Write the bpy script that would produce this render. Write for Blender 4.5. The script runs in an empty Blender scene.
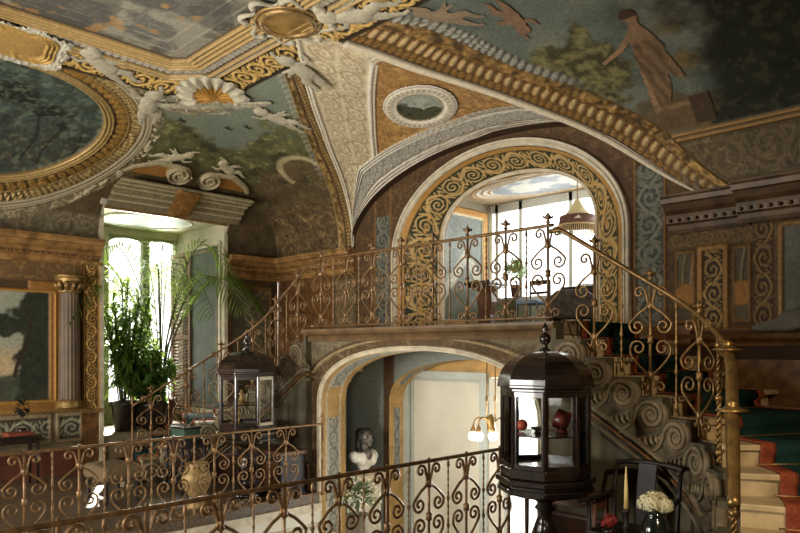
import bpy, bmesh, math, random
import numpy as np
from math import sin, cos, pi, sqrt, atan2, hypot
from mathutils import Vector, Matrix
random.seed(7)
S = bpy.context.scene
COL = S.collection
# ------------------------------------------------------------ camera frame
F, HY, EZ = 690.0, 350.0, 1.6
def at(px, py, d):
    u = (px-400)/F
    return Vector((.70711*(u-1)*d, .70711*(u+1)*d, EZ+(HY-py)/F*d))
def onX(px, py, X):
    u = (px-400)/F
    return at(px, py, X/(.70711*(u-1)))
def onY(px, py, Y):
    u = (px-400)/F
    return at(px, py, Y/(.70711*(u+1)))
def project(P):
    d = (P[..., 1]-P[..., 0])*.70711
    d = np.where(d < .05, .05, d)
    return 400+F*(P[..., 0]+P[..., 1])*.70711/d, HY-F*(P[..., 2]-EZ)/d
# ------------------------------------------------------------ colours and materials
def lin(c):
    return tuple(((x/255.)/12.92 if x/255. <= .04045 else ((x/255.+.055)/1.055)**2.4) for x in c)
def L(*c):
    return np.array(lin(c))
MATS = {}
def mat(name, col, rough=.6, metal=0., var=.25, scale=9., bump=.0, col2=None, spec=.5, coat=0.):
    if name in MATS: return MATS[name]
    m = bpy.data.materials.new(name); m.use_nodes = True
    nt = m.node_tree; b = nt.nodes['Principled BSDF']
    tc = nt.nodes.new('ShaderNodeTexCoord'); n = nt.nodes.new('ShaderNodeTexNoise')
    n.inputs['Scale'].default_value = scale; n.inputs['Detail'].default_value = 6
    r = nt.nodes.new('ShaderNodeValToRGB')
    c = lin(col); c2 = lin(col2) if col2 else tuple(x*(1-var) for x in c)
    c1 = c if col2 else tuple(min(1, x*(1+var*.6)) for x in c)
    r.color_ramp.elements[0].position = .34; r.color_ramp.elements[0].color = (*c2, 1)
    r.color_ramp.elements[1].position = .66; r.color_ramp.elements[1].color = (*c1, 1)
    nt.links.new(tc.outputs['Object'], n.inputs['Vector']); nt.links.new(n.outputs['Fac'], r.inputs['Fac'])
    nt.links.new(r.outputs['Color'], b.inputs['Base Color'])
    b.inputs['Roughness'].default_value = rough; b.inputs['Metallic'].default_value = metal
    b.inputs['Specular IOR Level'].default_value = spec; b.inputs['Coat Weight'].default_value = coat
    if bump:
        bp = nt.nodes.new('ShaderNodeBump'); bp.inputs['Strength'].default_value = bump; bp.inputs['Distance'].default_value = .01
        nt.links.new(n.outputs['Fac'], bp.inputs['Height']); nt.links.new(bp.outputs['Normal'], b.inputs['Normal'])
    MATS[name] = m
    return m
def painted():
    m = bpy.data.materials.new('painted_plaster'); m.use_nodes = True
    nt = m.node_tree; b = nt.nodes['Principled BSDF']
    a = nt.nodes.new('ShaderNodeAttribute'); a.attribute_name = 'Col'
    tc = nt.nodes.new('ShaderNodeTexCoord'); n = nt.nodes.new('ShaderNodeTexNoise'); n.inputs['Scale'].default_value = 26; n.inputs['Detail'].default_value = 9; n.inputs['Roughness'].default_value = .62
    mr = nt.nodes.new('ShaderNodeMapRange'); mr.inputs['To Min'].default_value = .35; mr.inputs['To Max'].default_value = 1.6
    vm = nt.nodes.new('ShaderNodeVectorMath'); vm.operation = 'SCALE'
    nt.links.new(tc.outputs['Object'], n.inputs['Vector']); nt.links.new(n.outputs['Fac'], mr.inputs['Value'])
    nt.links.new(a.outputs['Color'], vm.inputs[0]); nt.links.new(mr.outputs['Result'], vm.inputs['Scale'])
    nt.links.new(vm.outputs['Vector'], b.inputs['Base Color'])
    ma = nt.nodes.new('ShaderNodeMath'); ma.operation = 'MULTIPLY'; ma.inputs[1].default_value = .5
    nt.links.new(a.outputs['Alpha'], ma.inputs[0]); nt.links.new(ma.outputs[0], b.inputs['Metallic'])
    m2 = nt.nodes.new('ShaderNodeMapRange'); m2.inputs['To Min'].default_value = .75; m2.inputs['To Max'].default_value = .38
    nt.links.new(a.outputs['Alpha'], m2.inputs['Value']); nt.links.new(m2.outputs['Result'], b.inputs['Roughness'])
    b.inputs['Specular IOR Level'].default_value = .3
    return m
PAINT = painted()
def glassmat():
    m = bpy.data.materials.new('clear_glass'); m.use_nodes = True
    nt = m.node_tree; nt.nodes.remove(nt.nodes['Principled BSDF'])
    t = nt.nodes.new('ShaderNodeBsdfTransparent'); g = nt.nodes.new('ShaderNodeBsdfGlossy'); g.inputs['Roughness'].default_value = .03
    t.inputs['Color'].default_value = (.96, .97, .965, 1)
    f = nt.nodes.new('ShaderNodeFresnel'); f.inputs['IOR'].default_value = 1.18
    x = nt.nodes.new('ShaderNodeMixShader')
    nt.links.new(f.outputs[0], x.inputs[0]); nt.links.new(t.outputs[0], x.inputs[1]); nt.links.new(g.outputs[0], x.inputs[2])
    nt.links.new(x.outputs[0], nt.nodes['Material Output'].inputs['Surface'])
    return m
GLASS = glassmat()
def emis(name, col, st):
    m = bpy.data.materials.new(name); m.use_nodes = True
    b = m.node_tree.nodes['Principled BSDF']
    b.inputs['Base Color'].default_value = (*lin(col), 1); b.inputs['Emission Color'].default_value = (*lin(col), 1); b.inputs['Emission Strength'].default_value = st
    return m
IRON = mat('rusty_gilded_iron', (122, 92, 58), .42, .45, .45, 14, .3)
BRASS = mat('aged_brass', (150, 118, 70), .36, .7, .4, 12, .2)
DARKW = mat('black_lacquered_wood', (30, 20, 15), .22, 0, .5, 6, .05, coat=.4)
CHAIRW = mat('dark_walnut', (28, 17, 14), .55, 0, .5, 10, .1)
BROWNW = mat('brown_carved_wood', (92, 58, 34), .5, 0, .45, 7, .3)
GILT = mat('gilded_moulding', (146, 116, 68), .45, .45, .5, 11, .4)
GILTD = mat('dark_gilt_wood', (112, 76, 38), .5, .3, .5, 10, .4)
CREAM = mat('cream_paint', (205, 200, 184), .6, 0, .1, 3, .05)
CREAMTRIM = mat('cream_moulding', (196, 184, 158), .6, 0, .22, 9, .2)
MARBLE = mat('travertine_step', (196, 172, 130), .45, 0, .25, 5, .15)
STONE = mat('grey_stucco', (112, 102, 82), .7, 0, .35, 5, .4)
STONED = mat('dim_stucco_wall', (100, 90, 70), .8, 0, .3, 3, .3)
GREENC = mat('dark_green_carpet', (24, 46, 40), .95, 0, .35, 40, .5, spec=.1)
ORANGEC = mat('rust_orange_carpet_border', (138, 68, 44), .95, 0, .25, 40, .5, spec=.1)
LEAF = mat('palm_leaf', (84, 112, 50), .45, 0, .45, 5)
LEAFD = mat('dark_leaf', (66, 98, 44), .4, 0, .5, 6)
for _m in (LEAF, LEAFD):
    _b = _m.node_tree.nodes['Principled BSDF']; _b.inputs['Transmission Weight'].default_value = 0
    _nt = _m.node_tree; _t = _nt.nodes.new('ShaderNodeBsdfTranslucent'); _t.inputs['Color'].default_value = (.34, .48, .10, 1)
    _x = _nt.nodes.new('ShaderNodeMixShader'); _x.inputs[0].default_value = .55
    _nt.links.new(_b.outputs[0], _x.inputs[1]); _nt.links.new(_t.outputs[0], _x.inputs[2]); _nt.links.new(_x.outputs[0], _nt.nodes['Material Output'].inputs['Surface'])
STEM = mat('plant_stem', (84, 82, 44), .7, 0, .3, 8)
POTD = mat('dark_glazed_pot', (34, 26, 20), .3, 0, .4, 6)
TERRA = mat('brown_terracotta_pot', (92, 50, 30), .6, 0, .35, 6, .2)
SOIL = mat('potting_soil', (32, 24, 17), .95, 0, .5, 30, .6)
# ------------------------------------------------------------ object helpers
def tag(o, label=None, cat=None, group=None, kind=None):
    if label: o['label'] = label
    if cat: o['category'] = cat
    if group: o['group'] = group
    if kind: o['kind'] = kind
    return o
def empty(name, loc, label, cat, group=None, rz=0):
    o = bpy.data.objects.new(name, None); COL.objects.link(o); o.location = loc; o.rotation_euler = (0, 0, rz)
    return tag(o, label, cat, group)
class MB:
    def __init__(s): s.v = []; s.f = []
    def add(s, vs, fs):
        b = len(s.v); s.v.extend([tuple(v) for v in vs]); s.f.extend([tuple(b+i for i in f) for f in fs]); return s
    def box(s, c, size, rz=0, M=None):
        x, y, z = [k/2 for k in size]
        vs = [Vector((i*x, j*y, k*z)) for i in (-1, 1) for j in (-1, 1) for k in (-1, 1)]
        R = M or Matrix.Rotation(rz, 3, 'Z')
        return s.add([R @ v+Vector(c) for v in vs], [(0, 1, 3, 2), (4, 6, 7, 5), (0, 4, 5, 1), (2, 3, 7, 6), (0, 2, 6, 4), (1, 5, 7, 3)])
    def tube(s, pts, r, n=6, closed=False, cap=True):
        pts = [Vector(p) for p in pts]; m = len(pts); rs = r if hasattr(r, '__len__') else [r]*m
        up = None; vs = []
        for i, p in enumerate(pts):
            if closed: t = pts[(i+1) % m]-pts[i-1]
            else: t = pts[min(i+1, m-1)]-pts[max(i-1, 0)]
            t = t.normalized() if t.length > 1e-9 else Vector((0, 0, 1))
            if up is None:
                up = t.orthogonal().normalized()
            up = (up-t*up.dot(t)); up = up.normalized() if up.length > 1e-6 else t.orthogonal().normalized()
            w = t.cross(up)
            for k in range(n):
                a = 2*pi*(k+.5)/n; vs.append(p+(up*cos(a)+w*sin(a))*rs[i])
        fs = []
        for i in range(m if closed else m-1):
            j = (i+1) % m
            for k in range(n):
                l = (k+1) % n; fs.append((i*n+k, i*n+l, j*n+l, j*n+k))
        if cap and not closed:
            fs.append(tuple(range(n-1, -1, -1))); fs.append(tuple((m-1)*n+k for k in range(n)))
        return s.add(vs, fs)
    def lathe(s, prof, c=(0, 0, 0), n=16, sx=1, sy=1, a0=0):
        m = len(prof); vs = []
        for (r, z) in prof:
            for k in range(n):
                a = 2*pi*k/n+a0; vs.append((c[0]+r*sx*cos(a), c[1]+r*sy*sin(a), c[2]+z))
        fs = [(i*n+k, i*n+(k+1) % n, (i+1)*n+(k+1) % n, (i+1)*n+k) for i in range(m-1) for k in range(n)]
        fs.append(tuple(range(n-1, -1, -1))); fs.append(tuple((m-1)*n+k for k in range(n)))
        return s.add(vs, fs)
    def prism(s, poly, vec):
        n = len(poly); vec = Vector(vec); vs = [Vector(p) for p in poly]+[Vector(p)+vec for p in poly]
        fs = [tuple(range(n-1, -1, -1)), tuple(range(n, 2*n))]+[(i, (i+1) % n, n+(i+1) % n, n+i) for i in range(n)]
        return s.add(vs, fs)
    def ball(s, c, r, n=10, sx=1, sy=1, sz=1):
        m = max(5, n//2+1)
        return s.lathe([(max(1e-4, r*sin(pi*i/m)), -r*sz*cos(pi*i/m)) for i in range(m+1)], c, n, sx, sy)
    def sweep(s, prof, path, closed=False, side=None):
        """prof: (out, up) pairs; path: points with an outward vector each"""
        m = len(prof); vs = []
        for (p, o, u) in path:
            p, o, u = Vector(p), Vector(o), Vector(u)
            for (a, b) in prof: vs.append(p+o*a+u*b)
        fs = []
        N = len(path)
        for i in range(N-1):
            for k in range(m-1): fs.append((i*m+k, (i+1)*m+k, (i+1)*m+k+1, i*m+k+1))
        fs.append(tuple(range(m))); fs.append(tuple((N-1)*m+k for k in range(m-1, -1, -1)))
        return s.add(vs, fs)
    def xf(s, M):
        s.v = [tuple(M @ Vector(v)) for v in s.v]; return s
    def build(s, name, m, parent=None, smooth=False, loc=None):
        me = bpy.data.meshes.new(name); me.from_pydata(s.v, [], s.f); me.update()
        bm = bmesh.new(); bm.from_mesh(me); bmesh.ops.recalc_face_normals(bm, faces=bm.faces); bm.to_mesh(me); bm.free()
        if smooth: me.polygons.foreach_set('use_smooth', [True]*len(me.polygons))
        me.materials.append(m)
        o = bpy.data.objects.new(name, me); COL.objects.link(o)
        if parent is not None: o.parent = parent
        if loc is not None: o.location = loc
        return o
def struct(name, mb, m, smooth=False, label=None):
    o = mb.build(name, m, None, smooth); o['kind'] = 'structure'
    if label: o['label'] = label
    return o
def bevel(o, w=.004, seg=2):
    b = o.modifiers.new('bevel', 'BEVEL'); b.width = w; b.segments = seg; b.limit_method = 'ANGLE'
    return o
def catmull(pts, n=6):
    pts = [Vector(p) for p in pts]; out = []
    for i in range(len(pts)-1):
        p0, p1, p2, p3 = pts[max(i-1, 0)], pts[i], pts[i+1], pts[min(i+2, len(pts)-1)]
        for k in range(n):
            t = k/n
            out.append(.5*((2*p1)+(p2-p0)*t+(2*p0-5*p1+4*p2-p3)*t*t+(3*p1-p0-3*p2+p3)*t**3))
    out.append(pts[-1]); return out
def copy_tree(o, parent=None):
    c = o.copy(); COL.objects.link(c)
    if parent is not None: c.parent = parent; c.matrix_parent_inverse = o.matrix_parent_inverse
    for ch in list(o.children): copy_tree(ch, c)
    return c
# ------------------------------------------------------------ painter: colours and relief for dense plaster surfaces
def h3(i, j, k, seed):
    n = (i*374761393+j*668265263+k*2147483647+seed*1274126177) & 0xffffffff
    n = ((n ^ (n >> 13))*1274126177) & 0xffffffff
    return ((n ^ (n >> 16)) & 0xffff)/65535.
def vnoise(P, seed=0):
    P = np.asarray(P, dtype=np.float64); I = np.floor(P).astype(np.int64); f = P-I; f = f*f*(3-2*f)
    r = 0
    for a in (0, 1):
        for b in (0, 1):
            for c in (0, 1):
                w = (f[..., 0] if a else 1-f[..., 0])*(f[..., 1] if b else 1-f[..., 1])*(f[..., 2] if c else 1-f[..., 2])
                r = r+w*h3(I[..., 0]+a, I[..., 1]+b, I[..., 2]+c, seed)
    return r
def fbm(P, sc=1., oc=4, seed=0):
    P = np.asarray(P)*sc; r = 0; a = .5; t = 0
    for o in range(oc):
        r = r+a*vnoise(P*(2**o)+o*17.3, seed+o); t += a; a *= .5
    return r/t
def ss(a, b, x):
    t = np.clip((x-a)/(b-a), 0, 1); return t*t*(3-2*t)
def band(x, a, b, e=.012):
    return ss(a-e, a+e, x)*(1-ss(b-e, b+e, x))
def scrolls(u, v, Lc, kt=1.9):
    """running rinceau, u in metres along, v in -1..1 across; 0..1"""
    c = np.floor(u/Lc); uu = (u/Lc-c-.5)*2.; sg = 1-2*(np.mod(c, 2)); vv = v*sg
    r = np.sqrt(uu**2+(vv-.05)**2); th = np.arctan2(vv-.05, uu)
    fr = np.mod(r*kt+th/(2*pi), 1.); wd = .05*np.sin(th*7+r*11)
    sp = (1-ss(.13+wd, .30+wd, np.abs(fr-.5)))*(1-ss(.85, .98, r))*(.75+.25*np.sin(th*14+r*22))
    stem = 1-ss(.08, .2, np.abs(vv+.85-.75*np.abs(uu)**1.5))
    leaf = (1-ss(.5, .75, np.abs(np.sin(uu*9+vv*4))))*band(r, .8, 1.25, .1)*(1-ss(.8, .95, np.abs(v)))
    return np.clip(np.maximum(np.maximum(sp, stem), leaf*.8), 0, 1)
def curl(pos, sc, seed=0, w=.05):
    """fine curling filaments, the look of painted grotesques"""
    a = fbm(pos, sc, 2, seed); b = fbm(pos, sc*2.1, 2, seed+7)
    return np.clip((1-ss(.0, w, np.abs(a-.5)))+.7*(1-ss(.0, w*.9, np.abs(b-.52))), 0, 1)
def leaves(u, v, Lc):
    f = np.mod(u/Lc, 1.)-.5
    h = 1-ss(.3, .5, np.abs(f)+.22*v**2); vein = .65+.35*np.cos(f*26+v*6)
    return h*vein
def eggs(u, v, Lc):
    f = (np.mod(u/Lc, 1.)-.5)*2
    r = np.sqrt((f/.62)**2+((v+.05)/.85)**2)
    return np.sqrt(np.clip(1-r**2, 0, 1)), band(r, 1.08, 1.35, .08)
def inpoly(x, y, poly):
    r = np.zeros(x.shape, bool); n = len(poly); j = n-1
    for i in range(n):
        xi, yi = poly[i]; xj, yj = poly[j]
        if yi != yj:
            r ^= ((yi > y) != (yj > y)) & (x < (xj-xi)*(y-yi)/(yj-yi)+xi)
        j = i
    return r
def capsules(x, y, caps):
    """max over tapered capsules of a rounded height (metres), 0 outside"""
    h = np.zeros(x.shape)
    for (ax, ay, ar, bx, by, br) in caps:
        dx, dy = bx-ax, by-ay; l2 = dx*dx+dy*dy+1e-9
        t = np.clip(((x-ax)*dx+(y-ay)*dy)/l2, 0, 1)
        r = ar+(br-ar)*t; d = np.sqrt((x-ax-dx*t)**2+(y-ay-dy*t)**2)
        h = np.maximum(h, np.sqrt(np.clip(r*r-d*d, 0, None)))
    return h
class Paint:
    def __init__(s, pos, base):
        s.pos = pos; s.col = np.zeros(pos.shape)+L(*base); s.h = np.zeros(pos.shape[:-1]); s.g = np.zeros(pos.shape[:-1])
    def mix(s, w, c, gold=None, h=None):
        c = L(*c) if len(np.shape(c)) == 1 and max(c) > 1.01 else c
        w = np.asarray(w, dtype=float)
        s.col = s.col*(1-w[..., None])+c*w[..., None]
        if gold is not None: s.g = s.g*(1-w)+gold*w
        if h is not None: s.h = s.h*(1-w)+h*w
    def add(s, h): s.h = s.h+h
GOLD = (170, 140, 86); GOLDL = (200, 170, 110); GOLDD = (116, 86, 46); DARK = (44, 34, 24); STUC = (150, 143, 126); STUCL = (164, 155, 132)
def gridmesh(name, pos, paint=None, keep=None, parent=None, m=None, kind=None, flip=False):
    nr, nc = pos.shape[:2]
    P = pos
    if paint is not None and np.any(paint.h):
        du = np.gradient(P, axis=1); dv = np.gradient(P, axis=0); n = np.cross(du, dv)
        ln = np.linalg.norm(n, axis=-1, keepdims=True); n = n/np.where(ln < 1e-12, 1, ln)
        cam = np.array([0, 0, EZ])-P; s_ = np.sign((n*cam).sum(-1, keepdims=True)); 
        n = n*(np.sign(np.median(s_)) or 1)
        P = P+n*paint.h[..., None]
    idx = np.arange(nr*nc).reshape(nr, nc)
    q = np.stack([idx[:-1, :-1], idx[:-1, 1:], idx[1:, 1:], idx[1:, :-1]], -1).reshape(-1, 4)
    if keep is not None:
        k = keep; kf = (k[:-1, :-1] & k[:-1, 1:] & k[1:, 1:] & k[1:, :-1]).reshape(-1); q = q[kf]
    if flip: q = q[:, ::-1]
    used = np.unique(q); remap = np.full(nr*nc, -1); remap[used] = np.arange(len(used)); q = remap[q]
    V = P.reshape(-1, 3)[used]
    me = bpy.data.meshes.new(name)
    me.vertices.add(len(V)); me.vertices.foreach_set('co', V.astype(np.float32).ravel())
    me.loops.add(len(q)*4); me.loops.foreach_set('vertex_index', q.astype(np.int32).ravel())
    me.polygons.add(len(q)); me.polygons.foreach_set('loop_start', np.arange(0, len(q)*4, 4, dtype=np.int32))
    try: me.polygons.foreach_set('loop_total', np.full(len(q), 4, dtype=np.int32))
    except Exception: pass
    me.polygons.foreach_set('use_smooth', np.ones(len(q), bool))
    if paint is not None:
        a = me.color_attributes.new('Col', 'FLOAT_COLOR', 'POINT')
        c = np.concatenate([np.clip(paint.col, 0, 1).reshape(-1, 3)[used], np.clip(paint.g, 0, 1).reshape(-1, 1)[used]], 1)
        a.data.foreach_set('color', c.astype(np.float32).ravel())
    me.update(calc_edges=True); me.validate()
    me.materials.append(m or PAINT)
    o = bpy.data.objects.new(name, me); COL.objects.link(o)
    if parent is not None: o.parent = parent
    if kind: o['kind'] = kind
    return o
def lerp_rows(a, b, n):
    t = np.linspace(0, 1, n)[None, :, None]
    return a[:, None, :]*(1-t)+b[:, None, :]*t
# ============================================================ THE VAULT
xA, xR, yB, yF, ZC, CV, HV = -11., .45, 7.68, -2.8, 3.3, 3.7, 1.7
_th = np.linspace(0, pi/2, 1200)
_s = CV*(1-np.cos(_th)); _z = ZC+HV*np.sin(_th)
_t = np.concatenate([[0], np.cumsum(np.hypot(np.diff(_s), np.diff(_z)))]); TM = _t[-1]
def s_of(t): return np.interp(t, _t, _s)
def z_of(t): return np.interp(t, _t, _z)
def t_of_s(s): return np.interp(s, _s, _t)
def zs(s): return ZC+HV*np.sqrt(np.clip(1-((CV-np.clip(s, 0, CV))/CV)**2, 0, 1))
def smin(a, b):
    m = np.minimum(a, b); k = np.maximum(.55*np.clip(m, 0, 2.2), 1e-6); h = np.clip(k-np.abs(a-b), 0, None)/k
    return m-h*h*k*.25
def vaultz(X, Y):
    return zs(smin(np.minimum(X-xA, xR-X), np.minimum(yB-Y, Y-yF)))
def posA(Y, t): s = s_of(t)+0*Y; return np.stack([xA+s, Y, zs(smin(s, np.minimum(yB-Y, Y-yF)))], -1)
def posB(X, t): s = s_of(t)+0*X; return np.stack([X, yB-s, zs(smin(s, np.minimum(X-xA, xR-X)))], -1)
def posV(X, Y): return np.stack([X, Y, vaultz(X, Y)], -1)
TAP = 4.05                                   # where the two groins of the lunette meet
GLT, GLX = [0, .45, .85, 1.84, 2.64, 3.54, 4.05], [-8.78, -8.68, -8.5, -7.94, -7.31, -6.46, -5.9]
GRT, GRX = [0, .25, .6, .92, 1.52, 2.23, 2.72, 3.5, 4.05], [-3.02, -3.4, -3.75, -4.03, -4.62, -5.17, -5.5, -5.78, -5.9]
_tt = np.linspace(0, TAP, 600)
def _sm(T, X):
    y = np.interp(_tt, T, X); k = 61; pad = np.concatenate([2*y[0]-y[k:0:-1], y, 2*y[-1]-y[-2:-k-2:-1]])
    w = np.hanning(2*k+1); w /= w.sum(); return np.convolve(pad, w, 'valid')[:len(y)]
_gl, _gr = _sm(GLT, GLX), _sm(GRT, GRX)
_q = (_tt/TAP)**4; _gl += (-5.9-_gl[-1])*_q; _gr += (-5.9-_gr[-1])*_q
_dgr = np.gradient(_gr, _tt); _arcr = np.concatenate([[0], np.cumsum(np.hypot(np.diff(_gr), np.diff(_tt)))])
def gl(t): return np.interp(t, _tt, _gl)
def gr(t): return np.interp(t, _tt, _gr)
def ceiling_frame(P, X, Y):
    a, b, r = X-xA, yB-.3-Y, xR-X
    d = np.minimum(np.minimum(np.minimum(a, b), r), np.minimum((a+b)*.7071-1.52, (r+b)*.7071-1.52))
    u = np.where(a < b, Y, X); n = fbm(P.pos, 8, 3, 5)
    P.mix(band(d, 2.5, 2.95, .01), (44, 34, 20), .1, 0)
    e = band(d, 2.56, 2.9, .02)*scrolls(u, np.clip((d-2.73)/.19, -1, 1), .30); P.mix(ss(.3, .55, e), (216, 178, 104), .6, .018)
    e = band(d, 2.56, 2.9, .02)*ss(.6, .68, fbm(P.pos, 20, 2, 92))*(1-ss(.1, .3, e)); P.mix(e, (190, 150, 84), .5, .012)
    P.mix(band(d, 2.95, 3.48, .006), (126, 118, 104), 0, .012)
    e = band(d, 3.07, 3.2)*leaves(u, (d-3.13)/.07, .09); P.mix(e*.8, (176, 166, 146), 0, .03)
    for q, w in ((2.955, .03), (3.03, .035), (3.22, .035), (3.28, .05), (3.35, .04), (3.41, .05)):
        e = band(d, q, q+w, .006); P.mix(e, (182, 150, 94), .6, .045)
    for q in (3.0, 3.07, 3.26, 3.335, 3.395, 3.465): P.mix(band(d, q-.004, q+.022, .005), (52, 38, 24), .0, .0)
    w = ss(3.475, 3.485, d); P.mix(w, (90, 86, 76), 0, .0)
    for q in (3.62, 3.8): P.mix(band(d, q, q+.018, .006), (140, 134, 118), 0, .006)
    P.mix(w*ss(.5, .62, n)*.5, (70, 68, 62)); 
    st = w*ss(.5, .6, fbm(P.pos, 3, 4, 15)); P.mix(st*.6, (146, 138, 118)); P.mix(w*curl(P.pos, 5, 325, .03)*.35, (150, 142, 122)); P.mix(w*ss(.55, .6, fbm(P.pos, 2.2, 3, 328))*.6, (58, 56, 50)); P.mix(w*ss(.62, .66, fbm(P.pos, 4.5, 3, 329))*.7, (150, 112, 62), .2)
    return d
def landscape(P, sky, tree, ground, horizon, amp=1.3, sc=1.1, t=None, seed=0):
    n = fbm(P.pos, sc, 4, seed); n2 = fbm(P.pos, 6, 4, seed+9); n3 = fbm(P.pos, 14, 3, seed+20)
    P.mix(np.ones(n.shape), np.clip(L(*sky)*(.75+.5*n[..., None]), 0, 1))
    k = ss(-.12, .12, horizon+(n-.5)*amp+(n2-.5)*.7-t)
    P.mix(k, L(*tree)*(.35+1.1*n2[..., None]*(.5+n3[..., None])))
    P.mix(k*ss(.55, .7, n3)*ss(.4, .6, n2)*.8, (150, 140, 90)); P.mix(k*ss(.56, .64, fbm(P.pos, 3.3, 3, seed+40))*.75, L(*tree)*.28)
    g = ss(-.15, .15, horizon-1.-t+(n2-.5)*.5); P.mix(g*.85, L(*ground)*(.5+n2[..., None]))
def paintB(X, t, pos):
    P = Paint(pos, (80, 78, 60)); Y = pos[..., 1]
    left = X < -6.2
    n = fbm(pos, 3, 4, 3); n2 = fbm(pos, 9, 3, 4)
    landscape(P, (112, 118, 100), (92, 90, 56), (84, 66, 42), 2.75-.25*np.clip(X+9, -1, 2), 1.7, 1.1, t, 31)
    R = ~left
    rx = ss(-6.0, -5.5, X)
    P.mix(rx, L(92, 98, 86)*(.5+.9*n[..., None])); P.mix(rx*ss(.5, .66, fbm(pos, 1.8, 4, 363))*.5, (124, 122, 104))
    b = fbm(pos, 4, 4, 60); tr = ss(.0, .25, 1-np.sqrt(((X+3.78)/.62)**2+((t-1.8)/.55)**2)+(b-.5)*1.2)
    P.mix(tr*.9*rx, L(96, 90, 54)*(.4+1.1*n2[..., None])); lf = fbm(pos, 13, 3, 361); P.mix(tr*rx*ss(.52, .6, lf)*.8, (54, 50, 30)); P.mix(tr*rx*ss(.44, .36, lf)*.7, (128, 118, 74))
    bz = ss(.0, .2, 1-np.sqrt(((X+3.0)/.7)**2+((t-.75)/.5)**2)+(b-.5)*.8); P.mix(bz*rx*.8, L(92, 74, 46)*(.5+n2[..., None]))
    dm = ss(-3.05, -2.65, X+(b-.5)*.9-.08*t)*(1-ss(2.7, 3.3, t+(b-.5))); P.mix(dm, L(36, 38, 27)*(.5+1.0*n2[..., None])); P.mix(dm*ss(.55, .64, fbm(pos, 12, 3, 365))*.7, (64, 64, 42)); ed = dm*(1-dm)*4*ss(2.2, 1.8, t); P.mix(ed*ss(.45, .6, b)*.7, (126, 104, 64))
    P.mix(rx*ss(2.8, 3.1, t-.55*(X+3)+(b-.5)*.5)*ss(-2.9, -2.4, X), L(104, 98, 80)*(.6+.8*n2[..., None]))
    # leaning ruin and low frieze beside the groin, left part
    lw = (X < -6.2)*1.
    P.mix(lw*ss(1.0, .85, t)*.9, L(84, 66, 42)*(.5+n2[..., None]))
    o = lw*band(t, .32, .8)*ss(.5, .62, fbm(pos, 10, 3, 91)); P.mix(o*.5, (112, 90, 56), .2, .008)
    lz = lw*ss(1.1, .95, t); P.mix(lz*curl(pos, 6, 301)*.75, L(150, 122, 78)*(.5+.8*n2[..., None]), .1, .008); P.mix(lz*ss(.6, .7, fbm(pos, 11, 2, 303))*.6, (58, 40, 24))
    P.mix(lw*ss(1.0, 1.2, t)*ss(2.4, 1.6, t)*curl(pos, 4, 305, .035)*.45, (150, 136, 92)); P.mix(lw*ss(1.0, 1.2, t)*ss(2.2, 1.5, t)*ss(.52, .6, fbm(pos, 5, 3, 306))*.6, (46, 46, 30))
    for q in (.26, .84): P.mix(lw*band(t, q, q+.03), (96, 76, 48), .2, .012)
    r_ = np.hypot((X+8.9)/.5, (t-1.55)/.42); q = lw*band(r_, .8, 1.05, .06)*(t > 1.5+.2*(X+8.9)); P.mix(q*.85, L(176, 156, 116)*(.5+.9*n2[..., None])); q = lw*band(r_, .3, .78, .1)*(t > 1.45); P.mix(q*.6, (92, 74, 50))
    # frieze at the springing, right part
    fr = rx*ss(.74, .72, t)*ss(-3.35, -3.3, X)
    P.mix(fr, L(88, 74, 52)*(.6+.7*n2[..., None]), 0, 0)
    o = fr*band(t, .12, .6)*scrolls(X, (t-.36)/.24, .42); P.mix(ss(.3, .6, o)*.4, (122, 104, 72), .1, .012); P.mix(fr*band(t, .12, .6)*curl(pos, 8, 311)*.6, (136, 116, 80), .1, .008)
    for q in (.05, .62, .68): P.mix(fr*band(t, q, q+.035), (150, 112, 62), .4, .03)
    # gilded bands that follow the groins
    g = gl(np.clip(t, 0, TAP))-X; g = np.where(t > TAP, -X*0-1, g)
    lb = (X < -5.85)*(t <= TAP)
    w = .40-.05*t/4
    P.mix(lb*(g < w), (92, 68, 38), .3, 0)
    P.mix(lb*band(g, .0, .05), (214, 200, 172), .1, .03)
    o = lb*band(g, .07, .2)*leaves(t, (g-.135)/.07, .06)*(.4+.9*fbm(pos, 20, 2, 71)); P.mix(o, GOLD, .7, .022)
    P.mix(lb*band(g, .205, .225), DARK, 0, 0)
    o = lb*band(g, .24, w-.03)*np.clip(fbm(pos, 18, 3, 72)*2.6-.9, 0, 1); P.mix(o, GOLD, .6, .02)
    P.mix(lb*band(g, w-.03, w), GOLD, .8, .03)
    o = lb*band(g, w, w+.13)*leaves(t, (g-w-.06)/.07, .1)*ss(1.2, 1.6, t); P.mix(o*.75, STUC, 0, .025)
    g = X-gr(np.clip(t, 0, TAP)); rb = (X > -5.95)*(t <= TAP+.02); tc = np.clip(t, 0, TAP); tl = np.interp(tc, _tt, _arcr)+np.clip(g, -.3, 1.2)*np.interp(tc, _tt, _dgr/np.sqrt(1+_dgr**2))
    k = np.interp(t, [0, .2, .8, 1.5, 2.1, 2.8, 3.2, 3.9], [.62, .72, 1.05, 1.2, 1.15, 1.4, 1.4, .9]); g = g/k
    P.mix(rb*(g < .62)*(g > -.2), (92, 68, 38), .3, 0)
    P.mix(rb*band(g, -.05, .075), (206, 192, 164), .05, .04)
    P.mix(rb*band(g, .078, .1), (60, 44, 26), 0, 0)
    o = rb*band(g, .1, .22)*leaves(tl, (g-.16)/.06, .09); P.mix(o*.8, (156, 116, 60), .7, .02)
    e, dt = eggs(tl, (g-.33)/.11, .115); m_ = rb*band(g, .22, .44)
    P.mix(m_, (84, 64, 40), .2, 0); P.mix(m_*ss(.05, .3, e), (176, 150, 104), .4, 0); P.add(m_*e*.025); P.mix(m_*dt, (150, 108, 52), .7)
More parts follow.
